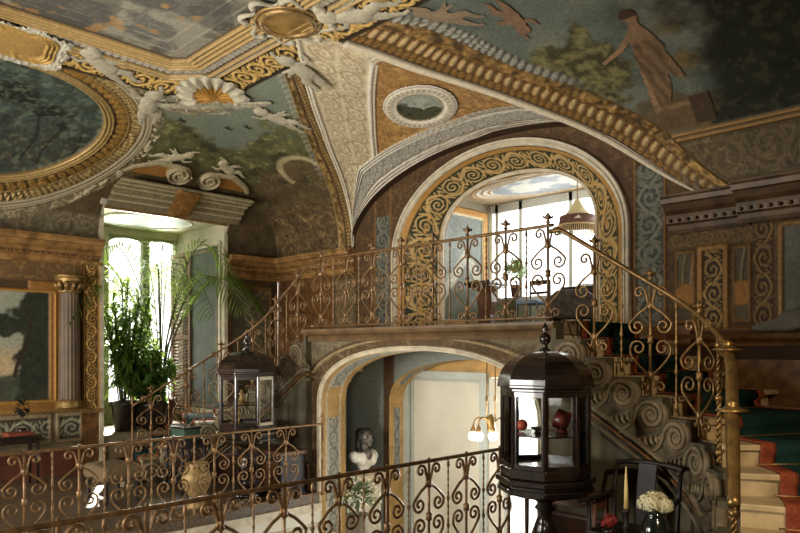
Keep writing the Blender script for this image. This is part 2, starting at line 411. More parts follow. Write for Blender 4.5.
    o = rb*band(g, .45, .6)*np.clip(fbm(pos, 16, 2, 8)*2.2-.6, 0, 1); P.mix(rb*band(g, .45, .6), (78, 58, 34), .3, 0); P.mix(o, (164, 128, 72), .6, .03)
    o = rb*band(g, .61, .75)*ss(1.5, 1.9, t)*leaves(tl, (g-.68)/.07, .10); P.mix(rb*band(g, .61, .75)*ss(1.5, 1.9, t), (84, 82, 72), 0, 0); P.mix(o, (150, 146, 130), 0, .03)
    d = ceiling_frame(P, X, Y)
    return P
OVC, OVT, OVA, OVB = 2.4, 1.92, 2.0, 1.62
def paintA(Y, t, pos):
    P = Paint(pos, (96, 84, 60)); X = pos[..., 0]
    n = fbm(pos, 3, 4, 3); n2 = fbm(pos, 9, 3, 4); n3 = fbm(pos, 18, 2, 14)
    landscape(P, (112, 118, 100), (92, 90, 56), (84, 66, 42), 2.6, 1.5, 1.1, t, 31)
    # stucco ground above and beside the oval
    up = ss(2.95, 3.1, t+.25*np.cos((Y-4.2)*1.6)*(Y < 5.5)-ss(4.4, 5.2, Y)*.25)
    P.mix(up, L(128, 120, 100)*(.55+.7*n2[..., None]), 0, 0)
    o = up*ss(.56, .66, n3); P.mix(o*.7, (176, 140, 78), .5, .012); P.mix(up*curl(pos, 6, 317)*.8, (190, 182, 160), 0, .016); P.mix(up*curl(pos, 5, 319, .02)*.8, (58, 48, 36))
    lo = ss(.42, .4, t)*(Y < 4.33); P.mix(lo, L(96, 86, 66)*(.6+.7*n2[..., None]))
    o = lo*scrolls(Y, (t-.2)/.2, .4); P.mix(o*.4, (132, 118, 88), 0, .012); P.mix(lo*curl(pos, 8, 313)*.6, (150, 134, 100), 0, .008)
    dx = (Y-OVC)/OVA; dt = (t-OVT)/OVB
    r = np.sqrt(dx**2+dt**2); ang = np.arctan2(dt, dx); al = ang*1.8
    side = (Y < 4.5)*ss(1.12, 1.1, r)
    P.mix(side*ss(1.0, 1.02, r), L(112, 100, 74)*(.6+.7*n2[..., None])); P.mix(side*ss(1.0, 1.02, r)*curl(pos, 9, 315)*.7, (182, 166, 128), 0, .01)
    ins = ss(.715, .7, r)
    m0 = fbm(pos, 1.6, 4, 77); m1 = fbm(pos, 7, 4, 78); m2 = fbm(pos, 17, 3, 79)
    c = L(62, 70, 60)*(.3+1.3*m0[..., None])
    k = ss(.45, .6, m1)[..., None]; c = c*(1-k*.7)+L(92, 102, 90)*k*.7*(.3+1.2*m2[..., None])
    k = ss(.5, .62, m0+.2*(m1-.5))[..., None]; c = c*(1-k)+L(34, 36, 26)*k
    k = (ss(.58, .7, m2)*ss(.1, -.3, dt)*.5)[..., None]; c = c*(1-k)+L(104, 76, 50)*k; k = (ss(.55, .68, fbm(pos, 22, 3, 99))*ss(.3, .6, m0+.2))[..., None]; c = c*(1-k*.35)+L(96, 112, 106)*k*.35
    P.mix(ins, c, 0, -.03)
    for ty, tw, s1 in ((2.1, .03, 3.), (3.3, .022, 4.), (3.6, .02, 5.), (2.65, .018, 3.6)):
        q_ = ins*ss(tw, tw*.4, np.abs(Y-ty-.06*np.sin(t*s1)))*band(t, .9, 1.9, .1); P.mix(q_*.85, (34, 28, 22))
    P.mix(ins*ss(.15, -.35, dt)*ss(.45, .6, m1)*.6, L(58, 48, 32)*(.5+m2[..., None])); P.mix(ins*ss(.52, .62, m2)*ss(.35, .55, m1)*.55, (104, 116, 92))
    tk = ins*ss(.025, .012, np.abs(Y-3.05-.05*np.sin(t*5)))*band(t, 1.1, 2.1); P.mix(tk*.7, (30, 26, 20))
    P.mix(band(r, .705, .775, .005), (140, 110, 64), .6, .02)
    for q in (.712, .738, .762): P.mix(band(r, q, q+.014, .004), GOLDL, .8, .045)
    P.mix(band(r, .775, .96, .005), (70, 56, 34), .2, .0)
    o = band(r, .79, .865)*np.maximum(leaves(al, (r-.83)/.04, .16), np.clip(n3*2.4-1, 0, 1)); P.mix(o, (176, 134, 66), .8, .035)
    P.mix(band(r, .868, .878, .004), GOLD, .6, .03)
    o = band(r, .885, .955)*np.maximum(leaves(al, (r-.92)/.04, .085), np.clip(n3*2.2-1, 0, 1)); P.mix(o, GOLDL, .9, .035)
    P.mix(band(r, .96, 1.03, .004), (166, 152, 122), .0, .03)
    P.mix(band(r, .98, .99, .003), (104, 92, 70), 0, .015); P.mix(band(r, 1.008, 1.014, .003), (104, 92, 70), 0, .02)
    o = band(r, 1.035, 1.1)*ss(.48, .6, n3)*(Y > 3.8)*(t < 3); P.mix(o, (186, 172, 140), .1, .02)
    ceiling_frame(P, X, Y)
    return P
NR = 300; T_ = np.linspace(0, TM, NR)
def piece(name, side, t, a, b, dens=.0145, maxn=420):
    w = float(np.max(b-a)); n = int(min(maxn, max(3, w/dens)))
    tt = np.linspace(0, 1, n)[None, :]; X = a[:, None]*(1-tt)+b[:, None]*tt; T = np.repeat(t[:, None], n, 1)
    pos = posB(X, T) if side == 'B' else posA(X, T)
    return gridmesh(name, pos, (paintB if side == 'B' else paintA)(X, T, pos), kind='structure')
sT = s_of(T_)
tl_ = np.concatenate([T_[T_ < TAP], [TAP]]); s_l = s_of(tl_)
piece('ceiling_cove_back', 'B', tl_, xA+s_l, gl(tl_))
piece('ceiling_cove_back', 'B', tl_, gr(tl_), np.minimum(-1.55, xR-s_l))
tk = np.linspace(0, t_of_s(2.0), 60); piece('ceiling_cove_back', 'B', tk, tk*0-1.55, xR-s_of(tk), .05)
tk = np.linspace(TAP, TM, 26); piece('ceiling_cove_back', 'B', tk, xA+s_of(tk), xR-s_of(tk), .0145)
YW0, YW1, ZW = 4.33, 6.5, 3.86; TW = float(np.interp(ZW, _z, _t))
piece('ceiling_cove_left', 'A', T_, T_*0+1.3, T_*0+np.minimum(YW0, yB-sT))
tk = T_[s_of(T_) < yB-YW0]; tk = np.concatenate([[TW], tk[tk > TW], [t_of_s(yB-YW0)]]); piece('ceiling_cove_left', 'A', tk, tk*0+YW0, np.minimum(YW1, yB-s_of(tk)))
tk = np.linspace(0, t_of_s(yB-YW1), 90); piece('ceiling_cove_left', 'A', tk, tk*0+YW1, yB-s_of(tk))
tk = np.linspace(0, TM, 80); piece('ceiling_cove_left', 'A', tk, np.minimum(1.3, yF+s_of(tk)), tk*0+1.3, .05)
# flat panel and the two coves behind the viewer
X, Y = np.meshgrid(np.linspace(xA+CV, xR-CV, 290), np.linspace(yF+CV, yB-CV, 220)); pos = np.stack([X, Y, X*0+ZC+HV], -1)
P = Paint(pos, (112, 106, 96)); ceiling_frame(P, X, Y); gridmesh('ceiling', pos, P, kind='structure')
tk = np.linspace(0, TM, 40)
for nm in ('front', 'right'):
    lo, hi = (xA, xR) if nm == 'front' else (yF, yB)
    q = np.linspace(0, 1, 60)[None, :]; U = (lo+s_of(tk))[:, None]*(1-q)+(hi-s_of(tk))[:, None]*q; s2 = np.repeat(s_of(tk)[:, None], 60, 1); z2 = np.repeat(z_of(tk)[:, None], 60, 1)
    pos = np.stack([U, yF+s2, z2], -1) if nm == 'front' else np.stack([xR-s2, U, z2], -1)
    P = Paint(pos, (104, 92, 68)); P.mix(ss(.4, .6, fbm(pos, 3, 4, 2)), (70, 66, 46)); gridmesh('ceiling_cove_'+nm, pos, P, kind='structure')
# ------------------------------------------------------------ the lunette over the arch
XC = -5.83
def lun(side, n=210, m=150):
    a = np.linspace(0, 1, n); tG = TAP*a**1.12; ang = a*pi/2
    hw = XC-gl(0) if side < 0 else gr(0)-XC
    W = np.stack([XC+side*hw*np.cos(ang), yB-.2*np.sin(ang)**.6*(1 if side < 0 else np.clip((a-.1)*1.6, 0, 1)), ZC+1.24*np.sin(ang)], -1)
    if side > -2:
        W2 = W.copy(); W2[:, 1] = yB+.01; sp_ = lerp_rows(W, W2, 12); Q = Paint(sp_, (66, 46, 28)); gridmesh('ceiling_lunette_soffit', sp_, Q, kind='structure')
    gx = gl(tG) if side < 0 else gr(tG)
    G = np.stack([gx, yB-s_of(tG), z_of(tG)], -1)
    pos = lerp_rows(W, G, m); T = np.linspace(0, 1, m)[None, :]
    leng = np.linalg.norm(G-W, axis=1)[:, None]
    dw = T*leng; dg = (1-T)*leng; u = np.repeat((a*4.4)[:, None], m, 1)
    pos[..., 2] += .10*np.sin(T*pi)*a[:, None]
    P = Paint(pos, (176, 150, 104)); n2 = fbm(pos, 9, 3, 4); n3 = fbm(pos, 24, 2, 41)
    X, Y = pos[..., 0], pos[..., 1]
    k = np.clip(leng/1.1, .3, 1) if side < 0 else np.clip(leng/1.3, .3, 1)
    P.mix(np.ones(X.shape), L(152, 112, 66)*(.6+.8*n2[..., None]), .2)
    if side > 0: P.mix(ss(.55, .5, np.repeat(a[:, None], m, 1)), L(204, 190, 158)*(.8+.4*n2[..., None]), 0)
    o = ss(.52, .6, n3)*.8; P.mix(o*.6, (196, 150, 84), .3, .008); P.mix(curl(pos, 8, 321)*.65, (206, 170, 108), .2, .008); P.mix(curl(pos, 7, 323, .02)*.6, (98, 62, 34))
    gs = (.98+.12*a**5 if side < 0 else .20+.85*a**6)[:, None]
    w = ss(gs*k+.10*k, gs*k+.09*k, dg); P.mix(w, L(206, 190, 156)*(.8+.4*n2[..., None]), .0, 0)
    # arabesque on cream
    v = (dg-(gs*.53)*k)/(gs*.42*k); o = np.zeros(X.shape)
    for c_ in ((-.5, .5) if side < 0 else (0,)): o = np.maximum(o, band(v, c_-.5, c_+.5, .03)*scrolls(u+c_*.2, np.clip((v-c_)/.5, -1, 1), .22))
    P.mix(ss(.25, .6, o)*.6, (146, 120, 84), .1, .01)
    P.mix(ss(.06, .05, dg), (214, 204, 182), 0, .03); P.mix(band(dg, .06, .075), (128, 98, 60))
    P.mix(band(dg, (gs-.01)*k, (gs+.05)*k), (216, 208, 190), 0, .03); P.mix(band(dg, (gs+.052)*k, (gs+.07)*k), (120, 86, 46), 0, 0)
    P.mix(band(dg, (gs+.072)*k, (gs+.11)*k), (206, 196, 172), 0, .02)
    P.mix(band(dg, (gs+.112)*k, (gs+.135)*k), (110, 74, 38), 0, 0)
    # band that follows the wall arch
    w = ss(.50*k, .49*k, dw); P.mix(w, (178, 172, 158), 0, 0)
    v = (dw-.25*k)/(.13*k); o = band(v, -1, 1, .03)*scrolls(u, np.clip(v, -1, 1), .2); P.mix(ss(.25, .6, o)*.7, (120, 112, 98), 0, .01)
    for q in (.0, .05, .10, .39, .43, .48): P.mix(band(dw, q*k, (q+.026)*k, .004), (212, 204, 186), 0, .03)
    for q in (.03, .08, .135, .42, .465): P.mix(band(dw, q*k, (q+.016)*k, .004), (120, 100, 72), 0, 0)
    P.h *= ss(1., .97, a)[:, None]
    return pos, P
LP_, PP_ = lun(-1); RP_, PR_ = lun(1)
LMESH = gridmesh('ceiling_lunette', LP_, PP_, kind='structure'); gridmesh('ceiling_lunette', RP_, PR_, kind='structure')
def near(pos, px, py):
    qx, qy = project(pos); i = np.argmin((qx-px)**2+(qy-py)**2); i = np.unravel_index(i, qx.shape); return pos[i]
ALL_L = np.concatenate([LP_.reshape(-1, 3), RP_.reshape(-1, 3)])
# ------------------------------------------------------------ reliefs and framed pictures on the plaster
def relief(name, posfn, u0, u1, v0, v1, fn, res=.012, parent=None, base=.012):
    U, V = np.meshgrid(np.arange(u0, u1+res, res), np.arange(v0, v1+res, res)); pos = posfn(U, V)
    P = Paint(pos, STUC); keep = fn(P, U, V); P.h = P.h+base
    return gridmesh(name, pos, P, keep=keep, parent=parent)
def figure(caps, col=STUCL, hair=None, ht=.55):
    def fn(P, U, V):
        h = capsules(U, V, caps); n = fbm(P.pos, 12, 3, 51)
        P.mix(np.ones(U.shape), L(*col)*(.75+.45*n[..., None])); P.h = h*ht
        if hair is not None:
            P.mix(ss(hair[2], hair[2]-.02, np.hypot(U-hair[0], V-hair[1])), (120, 100, 72))
        return h > .004
    return fn
def putto_caps(x, y, s, ang=0., flip=1):
    """a chubby child lying along the band: head, trunk, two arms, two legs, wing"""
    c = [(-.32, .12, .115, -.31, .12, .11), (-.20, .04, .10, .02, -.02, .115), (-.20, .06, .05, -.36, .22, .035), (-.36, .22, .035, -.5, .24, .03), (-.16, .0, .045, -.28, -.14, .035), (-.28, -.14, .035, -.42, -.12, .028),
         (.04, -.02, .085, .24, .06, .065), (.24, .06, .06, .42, -.02, .035), (.02, -.06, .08, .22, -.14, .06), (.22, -.14, .055, .40, -.2, .03), (.42, -.02, .03, .48, .0, .025), (.40, -.2, .03, .46, -.18, .022)]
    ca, sa = cos(ang), sin(ang)
    f = lambda a, b: (x+s*(a*flip*ca-b*sa), y+s*(a*flip*sa+b*ca))
    c += [(-.08, .1, .06, .12, .26, .02), (-.06, .12, .05, .02, .3, .02)]
    return [(*f(a, b), r*s*1.08, *f(d, e), q*s*1.15) for (a, b, r, d, e, q) in c]
def relief_thing(name, label, cat, posfn, u0, u1, v0, v1, fn, res=.012, group=None):
    o = relief(name, posfn, u0, u1, v0, v1, fn, res); return tag(o, label, cat, group)
def put(name, label, posfn, x, y, s, ang=0, flip=1, col=STUCL, group=None, ht=.55):
    r = s*.62; return relief_thing(name, label, 'cherub', posfn, x-r, x+r, y-r, y+r, figure(putto_caps(x, y, s, ang, flip), col, None, ht), .011, group)
# plan coordinates on the upper vault are (X, Y) seen from below; A coordinates are (Y, t), B coordinates (X, t)
put('stucco_cherub', 'pale stucco cherub reclining between the gilded cartouche and the oval frame', posA, 3.3, 3.52, 1.0, -.3, 1)
put('stucco_cherub', 'pale stucco cherub hanging head up between oval frame and shell', posA, 4.12, 2.85, 1.0, -.95, 1)
put('stucco_cherub', 'pale stucco cherub just below the round medallion, above the gilded rib', posB, -6.62, 3.35, .95, 1.0, -1)
put('stucco_cherub', 'pale stucco cherub stretched beside the round medallion along the great gilded arch', posB, -5.15, 3.78, 1.0, -.2, 1)
put('stucco_cherub', 'small painted stucco cherub between the shell and the gilded rib', posB, -7.95, 2.75, .9, -1.1, 1)
put('painted_cherub', 'painted flying cherub with dangling legs in the teal sky', posB, -4.5, 3.2, .75, -.55, 1, (132, 112, 88), None, .06)
put('painted_cherub', 'painted tumbling cherub diving head down in the teal sky', posB, -3.98, 2.85, .65, 1.9, 1, (122, 94, 70), None, .06)
def shell_fn(cx, cy, s, ang):
    def fn(P, U, V):
        ca, sa = cos(ang), sin(ang); x = ((U-cx)*ca+(V-cy)*sa)/s; y = ((U-cx)*sa-(V-cy)*ca)/s/1.35
        r = np.hypot(x, y); th = np.arctan2(y, x); up = y > -.25
        rib = .5+.5*np.cos(th*17)
        out = up*(r < .98+.04*np.cos(th*17)); k = ss(.52, .56, r)
        P.mix(np.ones(U.shape), L(176, 168, 144)*(.75+.3*rib[..., None])); P.h = .05*rib*ss(1., .8, r)*k+.03
        P.mix(1-k, L(176, 130, 62)*(.6+.6*rib[..., None]), .7); P.h = P.h+(1-k)*(.03*rib-.02)
        tail = capsules(x, y, [(-1.5, -.2, .1, -.6, -.36, .16), (-.6, -.36, .15, .6, -.36, .15), (.6, -.36, .16, 1.5, -.15, .1), (0, -.38, .24, 0, -.38, .24)])
        n = fbm(P.pos, 20, 2, 5); w = (tail > .01)*1.
        P.mix(w, L(164, 156, 132)*(.55+.8*n[..., None])); P.h = np.where(tail > .01, .02+tail*s*.35*(.7+.6*n), P.h)
        return out | (tail > .01)
    return fn
def posP(X, Y): return posV(X, Y)
relief_thing('stucco_shell', 'ribbed scallop shell of white stucco with gilded heart and garland at the vault corner', 'shell ornament', posP, -9.3, -6.8, 3.6, 6.0, shell_fn(-8.1, 4.66, .47, pi/4), .012)
def carto_fn(cx, ct, sx, st):
    def fn(P, U, V):
        x = (U-cx)/sx; y = (V-ct)/st; th = np.arctan2(y, x); r = np.hypot(x, y)*(1+.10*np.cos(th*4)+.05*np.sin(th*3))
        n = fbm(P.pos, 14, 3, 6)
        P.mix(np.ones(U.shape), L(120, 106, 78)*(.6+.7*n[..., None]))
        P.mix(ss(.7, .68, r), L(170, 134, 76)*(.85+.3*n[..., None]), .15); P.h = .05*np.sqrt(np.clip(1-(r/.72)**2, 0, 1))
        for q in (.7, .8, .9): P.mix(band(r, q, q+.05, .01), (196, 156, 84), .6, .05)
        P.mix(ss(.96, .98, r), (186, 178, 158), 0, .03)
        o = ss(.98, 1.0, r)*scrolls(th*.6, np.clip((r-1.12)/.12, -1, 1), .35); P.add(o*.03)
        return (r < 1.22+.08*np.cos(th*9))
    return fn
relief_thing('gilded_cartouche', 'tan gilded cartouche shield with scrolled edge above the oval landscape', 'cartouche', posA, 1.5, 3.0, 3.0, 4.1, carto_fn(2.3, 3.5, .5, .36), .011)
# corner medallion
md = empty('ceiling_medallion', (-5.83, 4.2, 4.985), 'round gold medallion in a heavy gilded ring where the ribs meet', 'medallion')
b = MB(); b.lathe([(.02, 0), (.25, 0), (.26, -.02), (.25, -.035), (.02, -.03)], n=40); b.build('plaque', mat('old_gold_plaque', (150, 116, 62), .45, .35, .4, 5, .5), md)
b = MB(); b.tube([(.27*cos(a), .27*sin(a), -.03) for a in np.linspace(0, 2*pi, 48, False)], .035, 8, True); b.tube([(.33*cos(a), .33*sin(a), -.02) for a in np.linspace(0, 2*pi, 48, False)], .022, 6, True); b.build('ring', GILT, md, True)
b = MB()
for a in np.linspace(0, 2*pi, 8, False):
    pts = [Vector(((.42+.06*sin(q))*cos(a+q*.12), (.42+.06*sin(q))*sin(a+q*.12), -.02)) for q in np.linspace(0, 6, 14)]; b.tube(pts, [.04-.0022*i for i in range(14)], 6)
b.build('scrollwork', mat('white_stucco', STUCL, .7, 0, .3, 12, .3), md, True)
# oval picture of the lunette
c0 = near(ALL_L, 420, 105); ex = near(ALL_L, 458, 107)-near(ALL_L, 383, 103); ey = near(ALL_L, 424, 83)-near(ALL_L, 416, 127)
def posL(U, V):
    p = c0+U[..., None]*ex*.5+V[..., None]*ey*.5
    tr = np.array(ALL_L[::7]); out = p.copy(); f = p.reshape(-1, 3); o = out.reshape(-1, 3)
    for i in range(0, len(f), 4000):
        d = ((f[i:i+4000, None, :2]-tr[None, :, :2])**2).sum(-1); j = np.argsort(d, 1)[:, :6]; w = 1/(np.take_along_axis(d, j, 1)+1e-4); o[i:i+4000, 2] = (tr[j, 2]*w).sum(1)/w.sum(1)
    return out-np.array([0, 0, .012])
def med_fn(P, U, V):
    r = np.hypot(U, V); n = fbm(P.pos, 8, 4, 16); n2 = fbm(P.pos, 22, 3, 17)
    P.mix(np.ones(U.shape), (214, 206, 188)); P.h = .03*np.sin(np.clip((r-.62)/.38, 0, 1)*pi)
    P.mix(band(r, .74, .88), (172, 160, 134)); P.mix(band(r, .745, .875)*ss(.4, .8, np.sin(np.arctan2(V, U)*36)), (206, 196, 172), 0, .035)
    P.mix(band(r, .93, .95), (140, 108, 66)); P.mix(band(r, .60, .63), (150, 118, 70), .3, .02)
    ins = ss(.61, .6, r); P.mix(ins, L(150, 156, 140)*(.6+.7*n[..., None]), 0, 0)
    P.mix(ins*ss(.05, -.05, V+.1+.5*(n-.5)+.35*np.abs(U-.1)*-1), L(70, 72, 48)*(.4+1.2*n2[..., None])); P.mix(ins*ss(.56, .64, n2)*ss(.3, -.1, V), (44, 44, 30))
    return r < 1.0
relief_thing('lunette_medallion', 'oval landscape miniature in white stucco frame on the triangular orange lunette', 'oval painting', posL, -1, 1, -1, 1, med_fn, .022)
# painted standing woman on the dark side of the vault
def woman(P, U, V):
    s = 1.0; cx, cy = -3.2, 1.7
    x, y = (U-cx), (V-cy); n = fbm(P.pos, 9, 3, 12)
    body = capsules(x, y, [(.14, .38, .10, .12, .08, .13), (.12, .08, .14, .05, -.4, .13), (.05, -.4, .13, .0, -.6, .1), (.07, .36, .05, -.10, .22, .04), (-.10, .22, .04, -.32, .12, .03), (.2, .36, .05, .27, .1, .045), (.2, .0, .1, .3, -.3, .05)])
    head = capsules(x, y, [(.16, .62, .085, .17, .58, .08)]); neck = capsules(x, y, [(.16, .52, .05, .15, .42, .06)])
    P.mix(np.ones(U.shape), L(112, 88, 62)*(.6+.7*n[..., None])); fold = .5+.5*np.sin(x*55+y*10+n*5); P.mix(ss(.35, .2, y)*ss(.5, 1, fold)*.42, (70, 54, 38)); P.mix(ss(.35, .2, y)*ss(.4, 0, fold)*.25, (150, 122, 88)); P.mix(ss(.2, .3, y)*.6, (142, 112, 82)); P.mix((x < -.02)*1., (146, 114, 84))
    P.mix((head > .01)*(y > .58), (70, 48, 32)); P.mix(((head > .01) & (y < .58)) | (neck > .01), (134, 104, 76))
    P.h = np.zeros(U.shape); return (body > .003) | (head > .003) | (neck > .003)
relief_thing('painted_woman', 'painted standing woman in tan drapery reaching out beside the dark tree', 'painted figure', posB, -3.75, -2.8, 1.0, 2.45, woman, .014)
def ped_fn(P, U, V):
    n = fbm(P.pos, 10, 3, 13); P.mix(np.ones(U.shape), L(104, 82, 56)*(.6+.7*n[..., None])); P.mix(band(V, 1.02, 1.08), (130, 104, 72)); P.mix((U > -2.92)*1., L(74, 58, 40)*(.7+.5*n[..., None])); P.h = U*0
    return (U > -3.3)*(U < -2.72)*(V > .78)*(V < 1.13)
relief_thing('painted_pedestal', 'painted brown stone block under the standing woman', 'painted block', posB, -3.35, -2.7, .7, 1.2, ped_fn, .014)
# ============================================================ WALLS
ZG, ZD, ZL = -.3, 1.87, -1.9                    # gallery floor, upper landing, lower hall
def arch_pts(xc, hw, zs, rise, z0, y, n=300, p=2.0):
    """(n,3) outline: up one jamb, over the arch, down the other, evenly spaced"""
    pts = [(xc-hw, z) for z in np.linspace(z0, zs, 60)]
    for a in np.linspace(0, pi, 200)[1:-1]:
        ca, sa = cos(a), sin(a); pts.append((xc-hw*np.sign(ca)*abs(ca)**(2/p), zs+rise*abs(sa)**(2/p)))
    pts += [(xc+hw, z) for z in np.linspace(zs, z0, 60)]
    A = np.array(pts); l = np.concatenate([[0], np.cumsum(np.linalg.norm(np.diff(A, axis=0), axis=1))])
    q = np.linspace(0, l[-1], n); x = np.interp(q, l, A[:, 0]); z = np.interp(q, l, A[:, 1])
    return np.stack([x, x*0+y, z], -1), q
def rect_pts(x0, x1, z0, z1, y, n, brk):
    i1, i2 = int(n*brk), int(n*(1-brk)); r = np.zeros((n, 3)); r[:, 1] = y
    r[:i1+1, 0] = x0; r[:i1+1, 2] = np.linspace(z0, z1, i1+1)
    r[i1:i2+1, 0] = np.linspace(x0, x1, i2-i1+1); r[i1:i2+1, 2] = z1
    r[i2:, 0] = x1; r[i2:, 2] = np.linspace(z1, z0, n-i2)
    return r
def rectframe(P, x, y, x0, x1, y0, y1, w, c, g=.4, h=.02, e=.004):
    o = band(x, x0, x1, e)*band(y, y0, y1, e); i = band(x, x0+w, x1-w, e)*band(y, y0+w, y1-w, e)
    P.mix(np.clip(o-i, 0, 1), c, g, h); return i
def sweep_arch(name, pts, prof, m, out2=(0, -1, 0), parent=None, kind='structure'):
    """moulding along an arch outline: prof (a,b): a away from the opening, b towards the viewer"""
    n = len(pts); path = []
    for i in range(n):
        t = pts[min(i+1, n-1)]-pts[max(i-1, 0)]; t = t/np.linalg.norm(t)
        o = np.array([-t[2], 0, t[0]]); path.append((pts[i], o, out2))
    b = MB(); b.sweep(prof, path); o = b.build(name, m, parent, True)
    if parent is None: o['kind'] = kind
    o.modifiers.new('es', 'EDGE_SPLIT').split_angle = .6
    return o
MOULD = [(0, 0), (0, .03), (.02, .05), (.045, .05), (.05, .03), (.07, .03), (.08, .055), (.105, .06), (.12, .04), (.125, 0)]
# ---- back wall above the landing
Oa, qa = arch_pts(XC, 1.90, 3.05, 1.32, 1.5, yB, 560)
Ra = rect_pts(-9.3, -1.75, 1.5, 4.75, yB, 560, .30)
pos = lerp_rows(Oa, Ra, 230)
X, Z = pos[..., 0], pos[..., 2]
P = Paint(pos, (78, 58, 38)); n2 = fbm(pos, 9, 3, 4); n3 = fbm(pos, 20, 2, 14)
P.mix(np.ones(X.shape), L(80, 58, 36)*(.6+.7*n2[..., None]))
ax = np.abs(X-XC)
r = np.where(Z > 3.05, np.sqrt((ax/1.96)**2+((Z-3.05)/1.37)**2), ax/1.96)
o = band(r, 1.1, 1.36)*scrolls(np.where(Z > 3.05, np.arctan2(Z-3.05, X-XC)*2, Z), np.clip((r-1.23)/.12, -1, 1), .4); P.mix(o*.45, (112, 82, 50), .2, .008)
P.mix((r > 1.08)*curl(pos, 8, 331)*.55, (122, 92, 54), .2, .006); P.mix((r > 1.08)*curl(pos, 7, 333, .02)*.6, (40, 28, 18))
bl = band(ax, 2.06, 2.40)*(Z < 3.75); P.mix(bl, L(66, 70, 62)*(.6+.7*n2[..., None]), 0, 0)
o = bl*np.maximum(scrolls(Z, (ax-2.23)/.16, .32), ss(.55, .62, n3)*.6); P.mix(o*.7, (138, 134, 114), 0, .012)
for q in (2.04, 2.40): P.mix(band(ax, q, q+.03), (128, 92, 50), .4, .02)
rt = (X > -3.36)*1.
P.mix(rt, L(88, 66, 40)*(.6+.7*n2[..., None]), 0, 0)
P.mix(rt*band(Z, 2.72, 2.92), L(96, 76, 48)*(.7+.5*n2[..., None])); P.mix(rt*band(Z, 2.74, 2.9)*scrolls(X, (Z-2.82)/.08, .16)*.7, (138, 112, 72), .2, .012)
P.mix(rt*curl(pos, 10, 335)*.5, (124, 96, 56), .2, .006); P.mix(rt*curl(pos, 9, 337, .02)*.6, (44, 32, 20))
for (x0, x1) in ((-3.3, -3.08), (-2.68, -2.5)):
    i = rectframe(P, X, Z, x0, x1, 1.9, 2.7, .025, (132, 96, 52)); P.mix(i, L(104, 92, 70)*(.6+.5*n2[..., None]), 0, 0)
    dr = i*(Z > 2.25)*(.5+.5*np.sin((X-x0)*70+np.sin(Z*6)*2)); P.mix(dr*.6, (64, 50, 34), 0, .0); P.mix(i*(Z > 2.25)*ss(.6, 1, dr), (140, 124, 92), 0, .015)
    fl = i*ss(.12, .1, np.hypot(X-(x0+x1)/2, (Z-2.2)*.8)); P.mix(fl, L(150, 104, 46)*(.6+.8*n3[..., None]), .3, .02)
i = rectframe(P, X, Z, -3.05, -2.72, 1.72, 2.74, .06, (140, 100, 52), .5, .03); P.mix(i, (44, 36, 26), 0, 0); P.mix(i*scrolls(Z, np.clip((X+2.885)/.11, -1, 1), .26), (160, 128, 76), .4, .015)
i = band(X, -2.48, -2.28)*band(Z, 1.75, 2.9); P.mix(i, (60, 46, 30)); P.mix(i*scrolls(Z, (X+2.38)/.1, .3), (134, 104, 60), .4, .015)
i = rectframe(P, X, Z, -2.24, -1.0, 1.75, 2.9, .05, (132, 98, 54), .5, .03); P.mix(i, L(104, 100, 88)*(.7+.5*n2[..., None]), 0, 0)
P.mix((Z < 1.80)*(ax > 2)*1., L(64, 44, 30)*(.7+.5*n2[..., None]), 0, 0)
for q in (1.66, 1.74, 1.8): P.mix(band(Z, q, q+.035)*(ax > 2), (118, 82, 44), .4, .03)
lt = (X < -8.62)*1.; i = lt*band(X, -9.28, -8.75)*band(Z, 1.9, 2.8); P.mix(i, (92, 80, 58)); P.mix(i*scrolls(Z, (X+9.0)/.25, .5)*.7, (130, 104, 66), .2, .012)
gridmesh('wall_back', pos, P, kind='structure')
b = MB(); b.box((-10.2, yB+.1, 2.2), (1.8, .19, 5.2)); b.box((-.62, yB+.1, 2.2), (2.26, .19, 5.2)); b.box((-2.75, yB+.1, .6), (2.1, .19, 1.84)); b.box((-8.9, yB+.1, .6), (.8, .19, 1.84)); struct('wall_back', b, GILTD)
# arch reveal, splayed
Oi, qi = arch_pts(XC+.01, 1.3, 3.3, .80, 1.5, 8.12, 560, 2.2)
pos = lerp_rows(Oa, Oi, 70)
u = np.repeat(qa[:, None], 70, 1); T = np.linspace(0, 1, 70)[None, :]+u*0
P = Paint(pos, (58, 64, 46)); n2 = fbm(pos, 9, 3, 4)
P.mix(np.ones(u.shape), L(50, 56, 38)*(.7+.5*n2[..., None]))
mid = u-qa[-1]/2; v = (T-.5)/.34
o = band(v, -1, 1, .02)*scrolls(mid, np.clip(v, -1, 1), .42, 2.9); P.mix(ss(.3, .6, o)*.9, (200, 166, 106), .3, .010)
o = band(v, -1, 1, .02)*ss(.6, .7, fbm(pos, 16, 3, 66))*(1-o); P.mix(o*.7, (150, 120, 70), .2, .006)
o = band(v, -1, 1, .02)*np.exp(-((v)/.12)**2)*(.5+.5*np.sin(mid*28)); P.mix(o*(np.abs(mid) > 1.6), (196, 150, 80), .5, .012)
P.mix(ss(.15, .14, T), (176, 132, 70), .4, .01); P.mix(ss(.85, .86, T), (186, 142, 78), .4, .01)
gridmesh('wall_back_reveal', pos, P, kind='structure')
WTRIM = mat('pale_stone_moulding', (196, 184, 158), .6, 0, .2, 9, .2)
sweep_arch('trim_1', Oa[::6], [(a*.9, c) for a, c in MOULD], WTRIM)
sweep_arch('trim_2', Oi[::6]+np.array([0, -.02, 0]), [(a*.9, c*.9) for a, c in MOULD], WTRIM)
